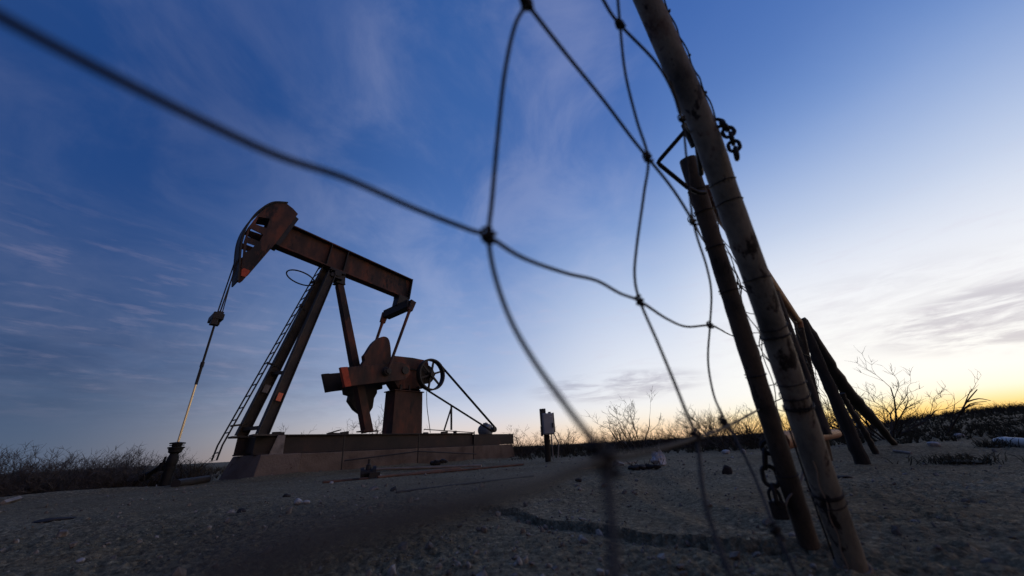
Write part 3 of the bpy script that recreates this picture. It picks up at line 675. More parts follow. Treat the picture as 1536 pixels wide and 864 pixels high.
for i in range(6):
    q = i*math.pi/3+.35; s.bar((sc_.x+.05*math.cos(q), VS, sc_.z+.05*math.sin(q)), (sc_.x+(Rs-.034)*math.cos(q), VS, sc_.z+(Rs-.034)*math.sin(q)), .05, .035, (0, 1, 0), .04, .03)
s.build('spokes', GREASE, sheave, False)
s = MB().lathe((sc_.x-.05, VS+.09, sc_.z+.02), (0, 1, 0), [(0, .10), (0, .22), (.08, .22), (.08, .1)]); s.build('brake_drum', GREASE, pump, False)
mc = p3(731, 645, -.1); pcn = p3(739.5, 645.5, VS); Rp = .062
s = MB().lathe((mc.x, -.22, mc.z), (0, 1, 0), [(0, .05), (.0, .11), (.03, .135), (.05, .14), (.34, .14), (.36, .13), (.40, .09), (.40, .03)], 24)
for i in range(24):
    q = 2*math.pi*i/24; s.box((mc.x+.147*math.cos(q), -.03, mc.z+.147*math.sin(q)), (.02, .26, .006), Matrix.Rotation(-q, 3, 'Y'))
s.box((mc.x, -.02, mc.z-.155), (.26, .24, .03)).box((mc.x-.02, -.05, mc.z+.155), (.09, .1, .06)).ring((mc.x+.03, -.02, mc.z+.18), (0, 1, 0), .025, .006, 14, 5)
mot = s.build('motor', MOTORG, pump, False, bevel=.002)
s = MB().lathe((mc.x, VS-.06, mc.z), (0, 1, 0), [(0, .02), (0, Rp), (.12, Rp), (.12, .02)]).lathe((mc.x, VS+.05, mc.z), (0, 1, 0), [(0, .02), (.1, .02)], 10)
s.build('pulley', GREASE, mot, False)
s = MB(); dx = mc.x-sc_.x; dz = mc.z-sc_.z; D = math.hypot(dx, dz); al = math.atan2(dz, dx); be = math.acos((Rs-Rp)/D)
for v in (-.027, .0, .027):
    pts = []
    for i in range(25):
        q = al+be+(2*math.pi-2*be)*i/24; pts.append((sc_.x+(Rs+.004)*math.cos(q), VS+v, sc_.z+(Rs+.004)*math.sin(q)))
    for i in range(9):
        q = al-be+(2*be)*i/8; pts.append((mc.x+(Rp+.004)*math.cos(q), VS+v, mc.z+(Rp+.004)*math.sin(q)))
    for i in range(len(pts)):
        a = Vector(pts[i]); b = Vector(pts[(i+1) % len(pts)])
        s.bar(a, b, .024, .014, (a-Vector((sc_.x, VS+v, sc_.z))) if i < 24 else (0.001, 0, 1))
s.build('drive_belt', CABLE, pump, False)
s = MB().bar(p3(677, 645, -.2), p3(677, 609, -.2), .035, .035, (0, 1, 0)).bar(p3(666, 646, -.2), p3(676.5, 613, -.2), .028, .028, (0, 1, 0))
s.build('belt_guard_post', GREASE, pump, False)
s = MB().tube(spline([p3(640, 587, -.2), p3(640.5, 610, -.2), p3(643, 630, -.2), p3(645.5, 649, -.2)], 4), .008, 6); s.build('brake_cable', CABLE, pump, False)
# ladder on the far leg, with hoop
lt = p3(484, 396, .12); lb = p3(330, 668, .22); lb2 = p3(321, 691, .22)
s = MB()
lw = .15
dl = (lt-lb).normalized()
lad = bpy.data.objects.new('ladder', None); COL.objects.link(lad); lad.parent = pump
for v in (-lw, lw):
    MB().tube([lt+Vector((0, v, 0)), lb+Vector((0, v, 0)), lb2+Vector((0, v, 0))], .013, 8).build('ladder_rail', GREASE, lad, False, smooth=True)
nR = 19
for i in range(nR):
    c = lt.lerp(lb, (i+.5)/nR*1.03) if i < nR-1 else lb.lerp(lb2, .5)
    MB().tube([c+Vector((0, -lw, 0)), c+Vector((0, lw, 0))], .010, 6).build('rung', GREASE, lad, False)
hc = p3(451, 417, .1); 
MB().ring(hc, (.25, .0, 1), .27, .014, 32, 6).build('safety_hoop', GREASE, pump, False, smooth=True)
s = MB().bar(p3(466, 424, .1), fl0.lerp(fl1, .92), .06, .05); s.build('hoop_bracket', GREASE, pump, False)
for k in (.08, .38, .72):
    c = lb.lerp(lt, k); MB().bar(c, fl0.lerp(fl1, max(k-.02, .03)), .03, .03).build('ladder_bracket', GREASE, pump, False)

# ------------------------------------------------------------ wellhead
wb = W(urod, 0, 0); wb.z = tz(wb.x, wb.y)
wh = thing('wellhead', 'black oil-soaked wellhead with stuffing box standing under the polished rod', 'wellhead', wb)
zt = stf.z
def wl(prof, z, k=.66): return MB().lathe((wb.x, wb.y, z), (0, 0, 1), [(t, r*k) for t, r in prof], 16)
wl([(0, .09), (.35, .09), (.35, .07)], -.1).build('casing', BLACKOIL, wh, smooth=True)
wl([(0, .05), (0, .11), (.03, .11), (.03, .085), (.08, .10), (.14, .10), (.2, .075), (.22, .12), (.25, .12), (.25, .08), (.30, .08)], .22).build('pumping_tee', BLACKOIL, wh, smooth=True)
zb = .45; hh_ = zt-zb
wl([(0, .07), (.02, .13), (.06, .13), (.06, .08), (hh_*.35, .075), (hh_*.35, .15), (hh_*.5, .15), (hh_*.5, .085), (hh_*.66, .085), (hh_*.66, .13), (hh_*.75, .13), (hh_*.75, .09), (hh_*.87, .09), (hh_*.87, .14), (hh_, .14), (hh_+.01, .04)], zb).build('stuffing_box', BLACKOIL, wh, smooth=True)
sd_ = Vector((-1, .12, 0)).normalized()
s = MB().tube([wb+Vector((0, 0, .27)), wb+Vector((0, 0, .27))+sd_*.16, wb+Vector((0, 0, .17))+sd_*.32, wb+Vector((0, 0, .05))+sd_*.50], [.034, .034, .032, .028], 10)
s.lathe(wb+Vector((0, 0, .27))+sd_*.13, (0, 0, 1), [(-.055, .02), (-.055, .046), (.055, .046), (.055, .02), (.09, .014), (.13, .014)], 10)
s.lathe(wb+Vector((0, 0, .155))+sd_*.34, (sd_.x, sd_.y, -.8), [(-.04, .03), (-.04, .05), (.04, .05), (.04, .03)], 10)
s.build('side_valve', BLACKOIL, wh, smooth=True)
s = MB().tube([wb+Vector((0, 0, .10))+sd_*.42, wb+Vector((0, .0, .09))+sd_*.95], .018, 8); s.build('flow_line', BLACKOIL, wh)
def log(name, a, b, r, mat, label, cat, group=None, n=10, sag=0.0):
    a = Vector(a); b = Vector(b); mid = (a+b)/2-Vector((0, 0, sag)); base = Vector((mid.x, mid.y, min(a.z, b.z)-r))
    return single(name, MB().tube([a, a.lerp(mid, .5), mid, mid.lerp(b, .5), b], r, n), mat, label, cat, base, group, smooth=True)
def gpz(px, py, r): p = gp(px, py); return Vector((p.x, p.y, p.z+r*.8))
log('steel_pipe', gpz(262, 731, .04), gpz(309, 724, .05), .05, GREASE, 'short black pipe lying on the ground between wellhead and foundation', 'pipe')

# ------------------------------------------------------------ railing of rods along the foundation
vrl = -.62
rb = W(2.3, vrl, 0); rb.z = tz(rb.x, rb.y)
rl = thing('pipe_railing', 'thin rusty rod railing standing along the concrete foundation', 'railing', rb)
for top, bot in (((517, 651), (511.5, 712)), ((628.5, 650), (625.8, 704)), ((711.5, 647), (709.8, 696))):
    u1, w1 = pj(*top, vrl); u2, w2 = pj(*bot, vrl)
    MB().tube([W(u2, vrl, -.08), W(u1, vrl, w1)], .012, 8).build('rail_post', GREASE, rl)
for a, b in (((516, 691), (626.5, 677)), ((626.8, 677), (713, 681))):
    u1, w1 = pj(*a, vrl); u2, w2 = pj(*b, vrl); MB().tube([W(u1, vrl-.02, w1), W(u2, vrl-.02, w2)], .012, 8).build('rail', GREASE, rl)

# ------------------------------------------------------------ pipes and rods on the ground
log('steel_pipe', gpz(484, 725, .012), gpz(785, 698, .02), .015, RUSTBRN, 'long dark rusty pipe lying in front of the foundation', 'pipe')
log('steel_pipe', gpz(545, 706, .02), gpz(722, 700.5, .02), .022, TAN, 'pale tan pipe lying against the foot of the foundation', 'pipe')
log('steel_pipe', gpz(566, 718, .02), gpz(690, 703.5, .02), .016, RUSTBRN, 'thin rusty rod lying between the tan pipe and the long pipe', 'rod')
log('steel_pipe', gpz(594, 740, .008), gpz(800, 715, .01), .009, GREASE, 'thin black rod lying on the dirt nearest the camera', 'rod')
p = gp(546, 718); s = MB()
s.lathe(p+Vector((-.05, 0, .05)), (1, .4, .1), [(0, .04), (0, .07), (.04, .07), (.04, .045), (.14, .045), (.14, .07), (.18, .07)], 12).lathe(p+Vector((.03, .03, .06)), (0, 0, 1), [(0, .035), (.09, .03), (.1, .015), (.15, .015)], 10).box(p+Vector((.12, 0, .03)), (.12, .1, .07), Matrix.Rotation(.5, 3, 'Z'))
single('pipe_valve', s, GREASE, 'black pipe valve lying at the near end of the long rusty pipe', 'valve', p)
p = gp(657, 698)
s = MB()
for i in range(6): s.rock(p+Vector((random.uniform(-.14, .14), random.uniform(-.06, .06), .03+.03*(i % 2))), (.07, .05, .045), i)
single('dirt_clump', s, GREASE, 'dark oily lump piled against the foundation behind the tan pipe', 'clump', p)

# ------------------------------------------------------------ electrical box on a post
bp_ = gp(822, 693); hd = math.hypot(bp_.x, bp_.y)
eb = thing('electrical_box', 'grey electrical box mounted on a dark post right of the pump jack', 'electrical box', bp_)
mb = MB().tube([Vector((bp_.x, bp_.y, -.2)), Vector((at(820, 652, hd).x, bp_.y, at(820, 650, hd).z))], .055, 10); mb.build('post', WOODP, eb, smooth=True)
c1 = at(821.5, 636, hd-.08); zt1 = at(821, 620, hd-.08).z; zb1 = at(821, 652, hd-.08).z; bw = .21
Mz = Matrix.Rotation(rad(8), 3, 'Z')
cab = MB().box((c1.x, c1.y, (zt1+zb1)/2), (bw, .11, zt1-zb1), Mz).build('cabinet', GREYBOX, eb, bevel=.012)
dn = Mz @ Vector((0, -1, 0)); dx_ = Mz @ Vector((1, 0, 0))
cc = Vector((c1.x, c1.y, (zt1+zb1)/2))
d_o = MB().box(cc+dn*.065, (bw-.03, .02, zt1-zb1-.03), Mz).build('door', GREYBOX, cab, bevel=.006)
MB().box(cc+dn*.077+dx_*.055+Vector((0, 0, .12)), (.05, .006, .022), Mz).build('label_plate', PLAST, d_o)
MB().box(cc+dn*.08+dx_*(bw/2-.03)-Vector((0, 0, .03)), (.02, .03, .08), Mz).build('latch', DARKMET, d_o)
MB().box(cc+dx_*(-bw/2-.016)+Vector((0, 0, -.12)), (.03, .08, .17), Mz).box(cc+dx_*(-bw/2-.012)+Vector((0, .02, .12)), (.022, .08, .30), Mz).build('side_switch', DARKMET, cab, bevel=.004)
MB().box(cc+dx_*(bw/2+.012)+Vector((0, 0, .02)), (.02, .06, .34), Mz).build('hinge', DARKMET, cab)
s = MB().box(cc+dx_*(-.06)+Vector((0, .02, (zt1-zb1)/2+.042)), (.075, .07, .09), Mz).box(cc+dx_*.05+Vector((0, 0, (zt1-zb1)/2+.012)), (.05, .05, .025), Mz)
s.build('weatherhead', DARKMET, cab, bevel=.006)
for k, (ox, off) in enumerate(((.045, .0), (.10, .05))):
    t_ = cc+dx_*ox+dn*.02; MB().tube(spline([Vector((t_.x, t_.y, zb1)), Vector((t_.x+off, t_.y, zb1-.12)), Vector((t_.x+off*1.3, t_.y, .28)), Vector((t_.x+off*.6, t_.y, .02))], 5), .011, 6).build('conduit', PALE, eb, smooth=True)

# ------------------------------------------------------------ fence mesh in front of the camera
WR = .0019
fb = at(1000, 864, .42); fb.z = 0
fen = thing('wire_fence', 'sagging knotted wire mesh strung across the view close to the camera', 'wire fence', (fb.x, fb.y, tz(fb.x, fb.y)))
rows = [
 [(860, -90, .54), (905, 0, .56), (930, 37, .58), (985, 95, .62), (1010, 140, .67), (1023, 178, .71), (1040, 205, 1.1), (1062, 225, 1.35)],
 [(735, -70, .36), (790, 5, .39), (850, 82, .42), (905, 150, .46), (950, 210, .49), (972, 237, .5), (1010, 285, .56), (1040, 333, .63), (1056, 362, 1.1), (1080, 395, 1.45), (1112, 431, 1.5), (1150, 460, 1.6)],
 [(-260, -110, .23), (-120, -45, .21), (0, 25, .2), (150, 105, .195), (300, 180, .2), (420, 235, .21), (520, 268, .225), (620, 312, .25), (700, 343, .265), (733, 355, .27), (785, 387, .29), (850, 410, .36), (895, 421, .4), (930, 440, .45), (960, 452, .48), (1000, 478, .58), (1030, 490, .68), (1065, 488, .77), (1080, 494, .95), (1097, 503, 1.4), (1140, 520, 1.6)],
 [(180, 985, .030), (380, 850, .032), (560, 790, .040), (740, 745, .062), (830, 718, .11), (905, 690, .17), (980, 676, .28), (1045, 657, .42), (1090, 640, .55), (1128, 620, .8), (1150, 608, 1.5), (1190, 590, 1.7)],
]
cols = [
 [(835, -80, .41), (790, 5, .39), (772, 40, .37), (757, 110, .34), (747, 200, .31), (738, 300, .28), (733, 355, .27), (742, 412, .255), (765, 478, .24), (800, 540, .22), (850, 610, .2), (888, 660, .18), (905, 690, .17), (915, 760, .15), (922, 864, .13), (925, 960, .12)],
 [(922, -60, .57), (930, 37, .58), (938, 110, .55), (955, 180, .52), (972, 237, .5), (966, 290, .49), (955, 370, .48), (952, 415, .48), (960, 452, .48), (985, 510, .47), (1010, 570, .46), (1030, 620, .45), (1045, 657, .42), (1055, 740, .36), (1075, 810, .33), (1097, 870, .31), (1112, 940, .3)],
 [(1005, 120, .67), (1023, 178, .71), (1030, 240, .67), (1040, 333, .63), (1060, 400, .68), (1067, 440, .73), (1065, 488, .77), (1062, 540, .74), (1070, 590, .7), (1085, 625, .66), (1115, 680, .6), (1140, 735, .55), (1163, 795, .5), (1192, 860, .48), (1210, 920, .47)],
 [(1100, 400, 1.48), (1112, 431, 1.5), (1111, 470, 1.5), (1143, 545, 1.5), (1165, 640, 1.5)],
]
for L_ in rows:
    MB().tube(spline([atd(*p) for p in L_], 6), WR if L_ is not rows[3] else WR*.95, 8).build('horizontal_wire', WIRE, fen, smooth=True)
for L_ in cols:
    MB().tube(spline([atd(p[0], p[1], p[2]+.002) for p in L_], 6), WR*.93, 8).build('vertical_wire', WIRE, fen, smooth=True)
for (x, y, d) in [(790, 5, .39), (733, 355, .27), (905, 690, .17), (930, 37, .58), (972, 237, .5), (960, 452, .48), (1045, 657, .42), (1023, 178, .71), (1040, 333, .63), (1065, 488, .77), (1085, 633, .6), (1163, 795, .5), (1112, 431, 1.5)]:
    c = atd(x, y, d); rg = random.Random(int(x)); s = MB()
    pts = []
    for i in range(34):
        q = i*.95; pts.append(c+Vector((math.cos(q)*.0036+rg.uniform(-.0008, .0008), math.sin(q)*.0033, (i-17)*.00034+rg.uniform(-.001, .001)))+Vector((.002*math.sin(q*.37), 0, .002*math.cos(q*.61))))
    s.tube(pts, .0015, 6).rock(c, (.0032, .0032, .0040), int(y))
    s.build('wire_knot', CHAIN, fen, smooth=True)

# ------------------------------------------------------------ leaning pipe pole
pole_pts = [(1279, 880, 1.16), (1234, 720, 1.10), (1151, 500, .97), (1124, 400, .92), (1058, 215, .82), (973, 0, .70)]
PB = at(1286, 885, 1.17); PT = at(973, 0, .605); PE = PB+(PT-PB)*1.5
PB.z = -.05; d_p = (PE-PB).normalized()
pole = thing('fence_pole', 'thick rust-streaked pipe pole leaning over the camera beside the gate', 'pole', (PB.x, PB.y, tz(PB.x, PB.y)))
PPX = [(864, 1283), (820, 1270), (720, 1234), (500, 1162), (430, 1139), (300, 1092), (200, 1058), (100, 1015), (0, 971)]
def _hd(px, py):
    r = ray(px, py); q = r.z/math.hypot(r.x, r.y); return (1.15-.45*(H-0.0))/(1+.45*q)
_pp = [PB]+[at(x, y, _hd(x, y)) for y, x in PPX]; _pp.append(_pp[-1]+(_pp[-1]-_pp[-3]).normalized()*.55)
_ps = spline(_pp, 10); _pc = [0.0]
for a_, b_ in zip(_ps[:-1], _ps[1:]): _pc.append(_pc[-1]+(b_-a_).length)
def pole_at(k):
    t = k*_pc[-1]
    for i in range(len(_ps)-1):
        if t <= _pc[i+1]: return _ps[i].lerp(_ps[i+1], (t-_pc[i])/max(_pc[i+1]-_pc[i], 1e-9))
    return _ps[-1]
def pole_y(py):                                      # position on the pole at image height py
    lo, hi = 0.0, 1.0
    for _ in range(40):
        m = (lo+hi)/2; p = pole_at(m)-EYE
        z = p.dot(f0); yy = CY-F*p.dot(uu)/z
        if yy > py: lo = m
        else: hi = m
    return pole_at(lo)
nseg = 60; s = MB(); rg = random.Random(4)
s.tube([pole_at(i/nseg) for i in range(nseg+1)], [.0252+.0050*max(0, i/nseg-.25)+.0003*math.sin(i*1.3)+rg.uniform(-.0003, .0003) for i in range(nseg+1)], 28)
ps = s.build('pipe', PIPE, pole, smooth=True)
s = MB().tube([PB, pole_y(846)], .0315, 28); s.build('base_sleeve', PIPE, pole, smooth=True, bevel=.003)
def band(y, n, tilt, seed, r=.0011, R=.0268):
    rg = random.Random(seed); c = pole_y(y); x = d_p.cross(Vector((0, 0, 1))).normalized(); yv = d_p.cross(x)
    pts = []; m = 22*n
    for i in range(m+1):
        q = 2*math.pi*i/22; pts.append(c+(x*math.cos(q)+yv*math.sin(q))*(R+rg.uniform(0, .001))+d_p*(tilt*.7*math.sin(q)+.0024*i/22+rg.uniform(-.0009, .0009)))
    return MB().tube(pts, r, 6)
for y, n, tl in ((275, 1, .002), (305, 1, .005), (490, 1, -.006), (506, 2, .004), (575, 1, .004), (592, 1, -.005), (612, 3, .003), (742, 3, .002), (752, 1, -.004), (420, 1, .008)):
    band(y, n, tl, y).build('tie_wire', CHAIN, pole, smooth=True)
# a strand of old mesh hugging the pole's right edge
s = MB(); rt = d_p.cross(Vector((-d_p.y, d_p.x, 0))).normalized()
sidev = Vector((math.cos(rad(36)), -math.sin(rad(36)), 0)); backv = Vector((math.sin(rad(36)), math.cos(rad(36)), 0))
pts = []
for i, y in enumerate(range(-40, 190, 12)):
    pts.append(pole_y(y)+sidev*(.0290+.0018*math.sin(i*1.9))+backv*(.005*math.sin(i*1.1)))
s.tube(spline(pts, 3), .0016, 6)
for y in (95, 30, 150): s.rock(pole_y(y)+sidev*.0305, (.0036, .0036, .005), y)
s.build('mesh_strand', CHAIN, pole, smooth=True)
pts = []
for i, y in enumerate(range(690, 872, 10)):
    pts.append(pole_y(y)-backv*.0275+sidev*(-.006+.0018*math.sin(i*1.3)-.0003*i))
s = MB().tube(spline(pts, 3), .0012, 6); s.build('mesh_strand', TAN, pole, smooth=True)
s = MB().tube([pole_y(y)+(-sidev)*.028+backv*(.01*math.sin(y)) for y in range(640, 860, 18)], .0018, 6); s.build('mesh_strand', CHAIN, pole, smooth=True)

# ------------------------------------------------------------ gate
GB = at(1214, 818, 1.25); GT = at(1031, 238, .92); d_g = (GT-GB).normalized()
gate = thing('gate', 'old pipe-framed wire gate receding behind the leaning pole', 'gate', (GB.x, GB.y, tz(GB.x, GB.y)))
rg = random.Random(9)
s = MB().tube([GB.lerp(GT, i/40) for i in range(41)], [.0222+rg.uniform(-.0008, .0008) for i in range(41)], 22)
near_st = s.build('near_stile', PIPEDK, gate, smooth=True, bevel=.003)
for k in (.16, .40, .62, .74, .84, .9):
    c = GB.lerp(GT, k); x = d_g.cross(Vector((0, 0, 1))).normalized(); yv = d_g.cross(x)
    pts = [c+(x*math.cos(q*.3)+yv*math.sin(q*.3))*.0236+d_g*(.003*math.sin(q*.3)+.0012*q*.3) for q in range(24)]
    MB().tube(pts, .0014, 5).build('tie_wire', CHAIN, near_st, smooth=True)
r0_ = at(1060, 288, .97); r1_ = at(1160, 424, 2.0); r2_ = at(1193, 478, 2.72); r3_ = at(1199, 492, 2.80); r4_ = at(1242, 690, 2.95)
s = MB().tube([r0_.lerp(r2_, i/24) for i in range(25)]+spline([r2_, at(1196.5, 482, 2.79), r3_], 4)[1:], .023, 14); s.build('top_rail', RAILR, gate, smooth=True)
s = MB().tube([r3_+Vector((0, 0, .003)), r4_], .0235, 14); s.build('far_stile', PIPEDK, gate, smooth=True)
b0_ = at(1168, 661, 1.22); b1_ = at(1255, 650, 3.0)
s = MB().tube([b0_, b0_.lerp(b1_, .5), b1_, b1_+(b1_-b0_).normalized()*.03], [.024, .024, .024, .012], 14); s.build('bottom_rail', RAILR, gate, smooth=True)
s = MB().tube([at(1158, 426, 2.0), at(1241, 652, 2.0)], [.018, .017], 10); s.build('middle_bar', PIPEDK, gate, smooth=True)
# fine wire infill
s = MB(); rg = random.Random(21)
def gpt(a, b):                                   # a along the gate, b from bottom rail to top rail
    lo = b0_.lerp(b1_, a); hi = r0_.lerp(r2_, a); return lo.lerp(hi, b)
NA, NB = 17, 9
grid = [[gpt(min(max((i+rg.uniform(-.3, .3))/NA, 0), 1), min(max((j+rg.uniform(-.25, .25))/NB, 0), 1))+Vector((rg.uniform(-.015, .015), rg.uniform(-.015, .015), 0)) for j in range(NB+1)] for i in range(NA+1)]
for i in range(NA+1): s.tube(spline(grid[i], 3), .0013, 5)
for j in range(NB+1): s.tube(spline([grid[i][j] for i in range(NA+1)], 3), .0013, 5)
for i in range(1, NA):
    for j in range(1, NB): s.rock(grid[i][j], (.0028, .0028, .0028), i*31+j) if rg.random() < .5 else None
s.build('wire_mesh', CHAIN, gate, smooth=True)
# latch: bent rod round the stile
l0 = at(1027, 197, .80); l1 = at(986, 244, .82); l2 = at(1031, 281, .88); l3 = at(1058, 289, .92)
pts = [l0, l0.lerp(l1, .85), l0.lerp(l1, .95)*.6+l1*.4+Vector((0, 0, 0)), l1, l1.lerp(l2, .07), l1.lerp(l2, .16), l2, at(1045, 288, .93), l3]
s = MB().tube([l0, l0.lerp(l1, .9), l1.lerp((l0+l2)/2, .03), l1.lerp(l2, .1), l2, at(1047, 289, .90), l3], .0055, 12)
s.build('latch_rod', GREASE, near_st, smooth=True)
# hinge piece between pole and stile
hp0 = at(1030, 183, .765); hp1 = at(1046, 218, .80)
s = MB().tube([hp0, hp1], .0145, 16).tube([hp1, at(1052, 262, .90)], .0065, 10)
s.build('hinge_pin', GREASE, pole, smooth=True, bevel=.002)
log_loop = MB()
c = GB.lerp(GT, .83)-backv*.014-sidev*.023
pts = [c+Vector((0, 0, .012*math.sin(q)))-sidev*(.010-.010*math.cos(q)) for q in [i*.5 for i in range(12)]]
log_loop.tube(pts, .0011, 5).build('tie_wire', CHAIN, near_st, smooth=True)

def chain(name, pts, L, Wd, r, label, padlock=None):
    P = [Vector(p) for p in pts]; cum = [0]
    for a, b in zip(P[:-1], P[1:]): cum.append(cum[-1]+(b-a).length)
    tot = cum[-1]; step = L-2.4*r; n = max(2, int(tot/step)); base = min(P, key=lambda p: p.z)
    def ev(t):
        t = min(max(t, 0), tot)
        for i in range(len(P)-1):
            if t <= cum[i+1]: return P[i].lerp(P[i+1], (t-cum[i])/max(cum[i+1]-cum[i], 1e-6))
        return P[-1]
    root = thing(name, label, 'chain', base)
    for i in range(n):
        c = ev((i+.5)*tot/n); d = ev((i+1)*tot/n)-ev(i*tot/n)
        sd = sidev if i % 2 == 0 else backv
        MB().link(c, d, sd+Vector((.15*math.sin(i*2.1), .15, 0)), L, Wd, r).build('chain_link', CHAIN, root, smooth=True)
    return root
chain('hanging_chain', [at(1070, 183, .745), at(1086, 188, .745), at(1097, 205, .745), at(1106, 236, .745)], .027, .020, .0038, 'short black chain dangling from the upper right side of the leaning pole')
chain('hanging_chain', [at(1172, 668, 1.2), at(1152, 670, 1.2), at(1147, 686, 1.2), at(1155, 713, 1.2), at(1162, 740, 1.2), at(1166, 756, 1.2)], .046, .031, .0054, 'heavy black chain looped low on the near gate stile')
pk = at(1168, 765, 1.195)
plk = thing('padlock', 'dark padlock hanging at the bottom end of the gate chain', 'padlock', pk-Vector((0, 0, .02)))
MB().box(pk, (.034, .018, .040), Matrix.Rotation(rad(-30), 3, 'Z')).build('lock_body', CHAIN, plk, bevel=.004)
sh_ = [pk+(Matrix.Rotation(rad(-30), 3, 'Z') @ Vector((.011*math.cos(q), 0, .02+.012+.014*math.sin(q)))) for q in [math.pi*i/8 for i in range(9)]]
MB().tube([sh_[0]-Vector((0, 0, .014))]+sh_+[sh_[-1]-Vector((0, 0, .014))], .0035, 8).build('shackle', CHAIN, plk, smooth=True)
# pale twist of wire round the stile foot
pts = spline([at(1176, 772, 1.2), at(1181, 750, 1.19), at(1192, 735, 1.19), at(1200, 724, 1.2), at(1206, 705, 1.23)], 4)
MB().tube(pts, .0026, 6).build('tie_wire', PALE, near_st, smooth=True)

# ------------------------------------------------------------ far corner posts
def post(a, b, r0p, r1p, label, mat=WOODP, seed=1, wob=.004):
    rg = random.Random(seed); a = Vector(a); b = Vector(b); m = 24
    pts = [a.lerp(b, i/m)+Vector((rg.uniform(-wob, wob), rg.uniform(-wob, wob), 0)) for i in range(m+1)]
    base = Vector((a.x, a.y, tz(a.x, a.y)))
    return single('fence_post', MB().tube(pts, [r0p+(r1p-r0p)*i/m+rg.uniform(-.004, .004) for i in range(m+1)], 12), mat, label, 'fence post', base, 'corner posts behind the gate', smooth=True)
def foot(px, py, hd):
    p = at(px, py, hd); return Vector((p.x, p.y, min(p.z, tz(p.x, p.y))-.05))
post(foot(1291, 686, 4.4), at(1201, 480, 4.4), .050, .042, 'stout dark corner post straight behind the far end of the gate', seed=3)
rg = random.Random(15); cb = spline([foot(1341, 662, 5.7), at(1314, 634, 5.4), at(1284, 602, 5.1), at(1251, 560, 4.85), at(1226, 516, 4.7), at(1202, 479, 4.6)], 6)
rb_ = [.022+(.060-.022)*min(1, i/12)-(.02*max(0, (i-18)/12))+rg.uniform(-.004, .004) for i in range(len(cb))]
single('fence_post', MB().tube([q+Vector((rg.uniform(-.006, .006), rg.uniform(-.006, .006), 0)) for q in cb], rb_, 12), GREASE, 'thick black curved brace leaning from the corner post to the ground on the right', 'fence post', (cb[0].x, cb[0].y, tz(cb[0].x, cb[0].y)), 'corner posts behind the gate', smooth=True)
post(foot(1312, 670, 5.0), at(1262, 590, 4.8), .028, .024, 'thinner short brace between the corner post and the thick black brace', mat=GREASE, seed=6, wob=.005)

# ------------------------------------------------------------ bushes
def grow(seed, h, nst, spread, droop=0.0, r=.014, depth=3, kink=.22, twigs=3):
    rg = random.Random(seed); stem = MB(); twig = MB()
    def branch(p, d, L, rad_, lev):
        n = 5 if lev == 0 else 4; pts = [p]; rr_ = [rad_]; q = p.copy(); dd = d.copy()
        for i in range(n):
            dd = (dd+Vector((rg.gauss(0, kink), rg.gauss(0, kink), rg.gauss(0, kink*.6)+.05-droop))).normalized()
            q = q+dd*L/n; pts.append(q.copy()); rr_.append(rad_*(1-.62*(i+1)/n))
        (stem if lev <= 1 else twig).tube(pts, rr_, 5 if lev == 0 else 3, False)
        if lev < depth:
            for k in range(rg.randint(twigs, twigs+2)):
                i = rg.randint(1, n); dn = (pts[i]-pts[i-1]).normalized()
                e = Vector((rg.gauss(0, 1), rg.gauss(0, 1), rg.gauss(.25, .7))).normalized()
                nd_ = (dn*.75+e*.65).normalized()
                branch(pts[i], nd_, L*rg.uniform(.38, .62), max(rr_[i]*.68, .0026), lev+1)
    for k in range(nst):
        a = 2*math.pi*(k+rg.random())/nst; t = spread*rg.uniform(.3, 1)
        d = Vector((math.cos(a)*t, math.sin(a)*t, 1)).normalized()
        branch(Vector((math.cos(a)*.05, math.sin(a)*.05, -.05)), d, h*rg.uniform(.55, .85), r, 0)
    return stem, twig
def proto(seed, **kw):
    return grow(seed, **kw)
KINDS = {}
def bush(kind, loc, sc, rz, label, cat='bush', group=None, name='bare_bush', mats=(TWIG, TWIGD), wide=1.15):
    st, tw = KINDS[kind][:2]
    root = thing(name, label, cat, loc, group, rz); root.scale = (sc*wide, sc*wide, sc)
    if len(KINDS[kind]) == 2:
        a = st.build('stems', mats[0], root, False); b = tw.build('twigs', mats[1], root, False)
        KINDS[kind] = (st, tw, a, b)
    else:
        for q in KINDS[kind][2:]:
            c = q.copy(); COL.objects.link(c); c.parent = root
    return root
KINDS['a'] = proto(1, h=1.0, nst=11, spread=.75, depth=3, twigs=3)
KINDS['b'] = proto(2, h=1.0, nst=20, spread=.55, depth=3, twigs=3, kink=.16)
KINDS['c'] = proto(3, h=1.0, nst=9, spread=1.1, depth=3, twigs=3)
KINDS['e'] = proto(12, h=1.0, nst=8, spread=.85, depth=3, twigs=3, kink=.2)
KINDS['f'] = proto(13, h=1.0, nst=10, spread=.7, depth=3, twigs=3, kink=.24)
KINDS['d'] = proto(5, h=1.0, nst=18, spread=.9, depth=3, twigs=4, kink=.18)
KINDS['g'] = proto(21, h=1.0, nst=11, spread=.75, depth=3, twigs=3)
KINDS['h'] = proto(23, h=1.0, nst=9, spread=1.1, depth=3, twigs=3)
KINDS['big'] = proto(8, h=1.25, nst=8, spread=2.0, depth=3, twigs=4, kink=.20, r=.019)
def bpos(px, py, hd):
    p = at(px, py, hd); return Vector((p.x, p.y, tz(p.x, p.y)-.02))
G1 = 'bare bushes beyond the wellhead'; G2 = 'bare bushes along the edge of the pad'
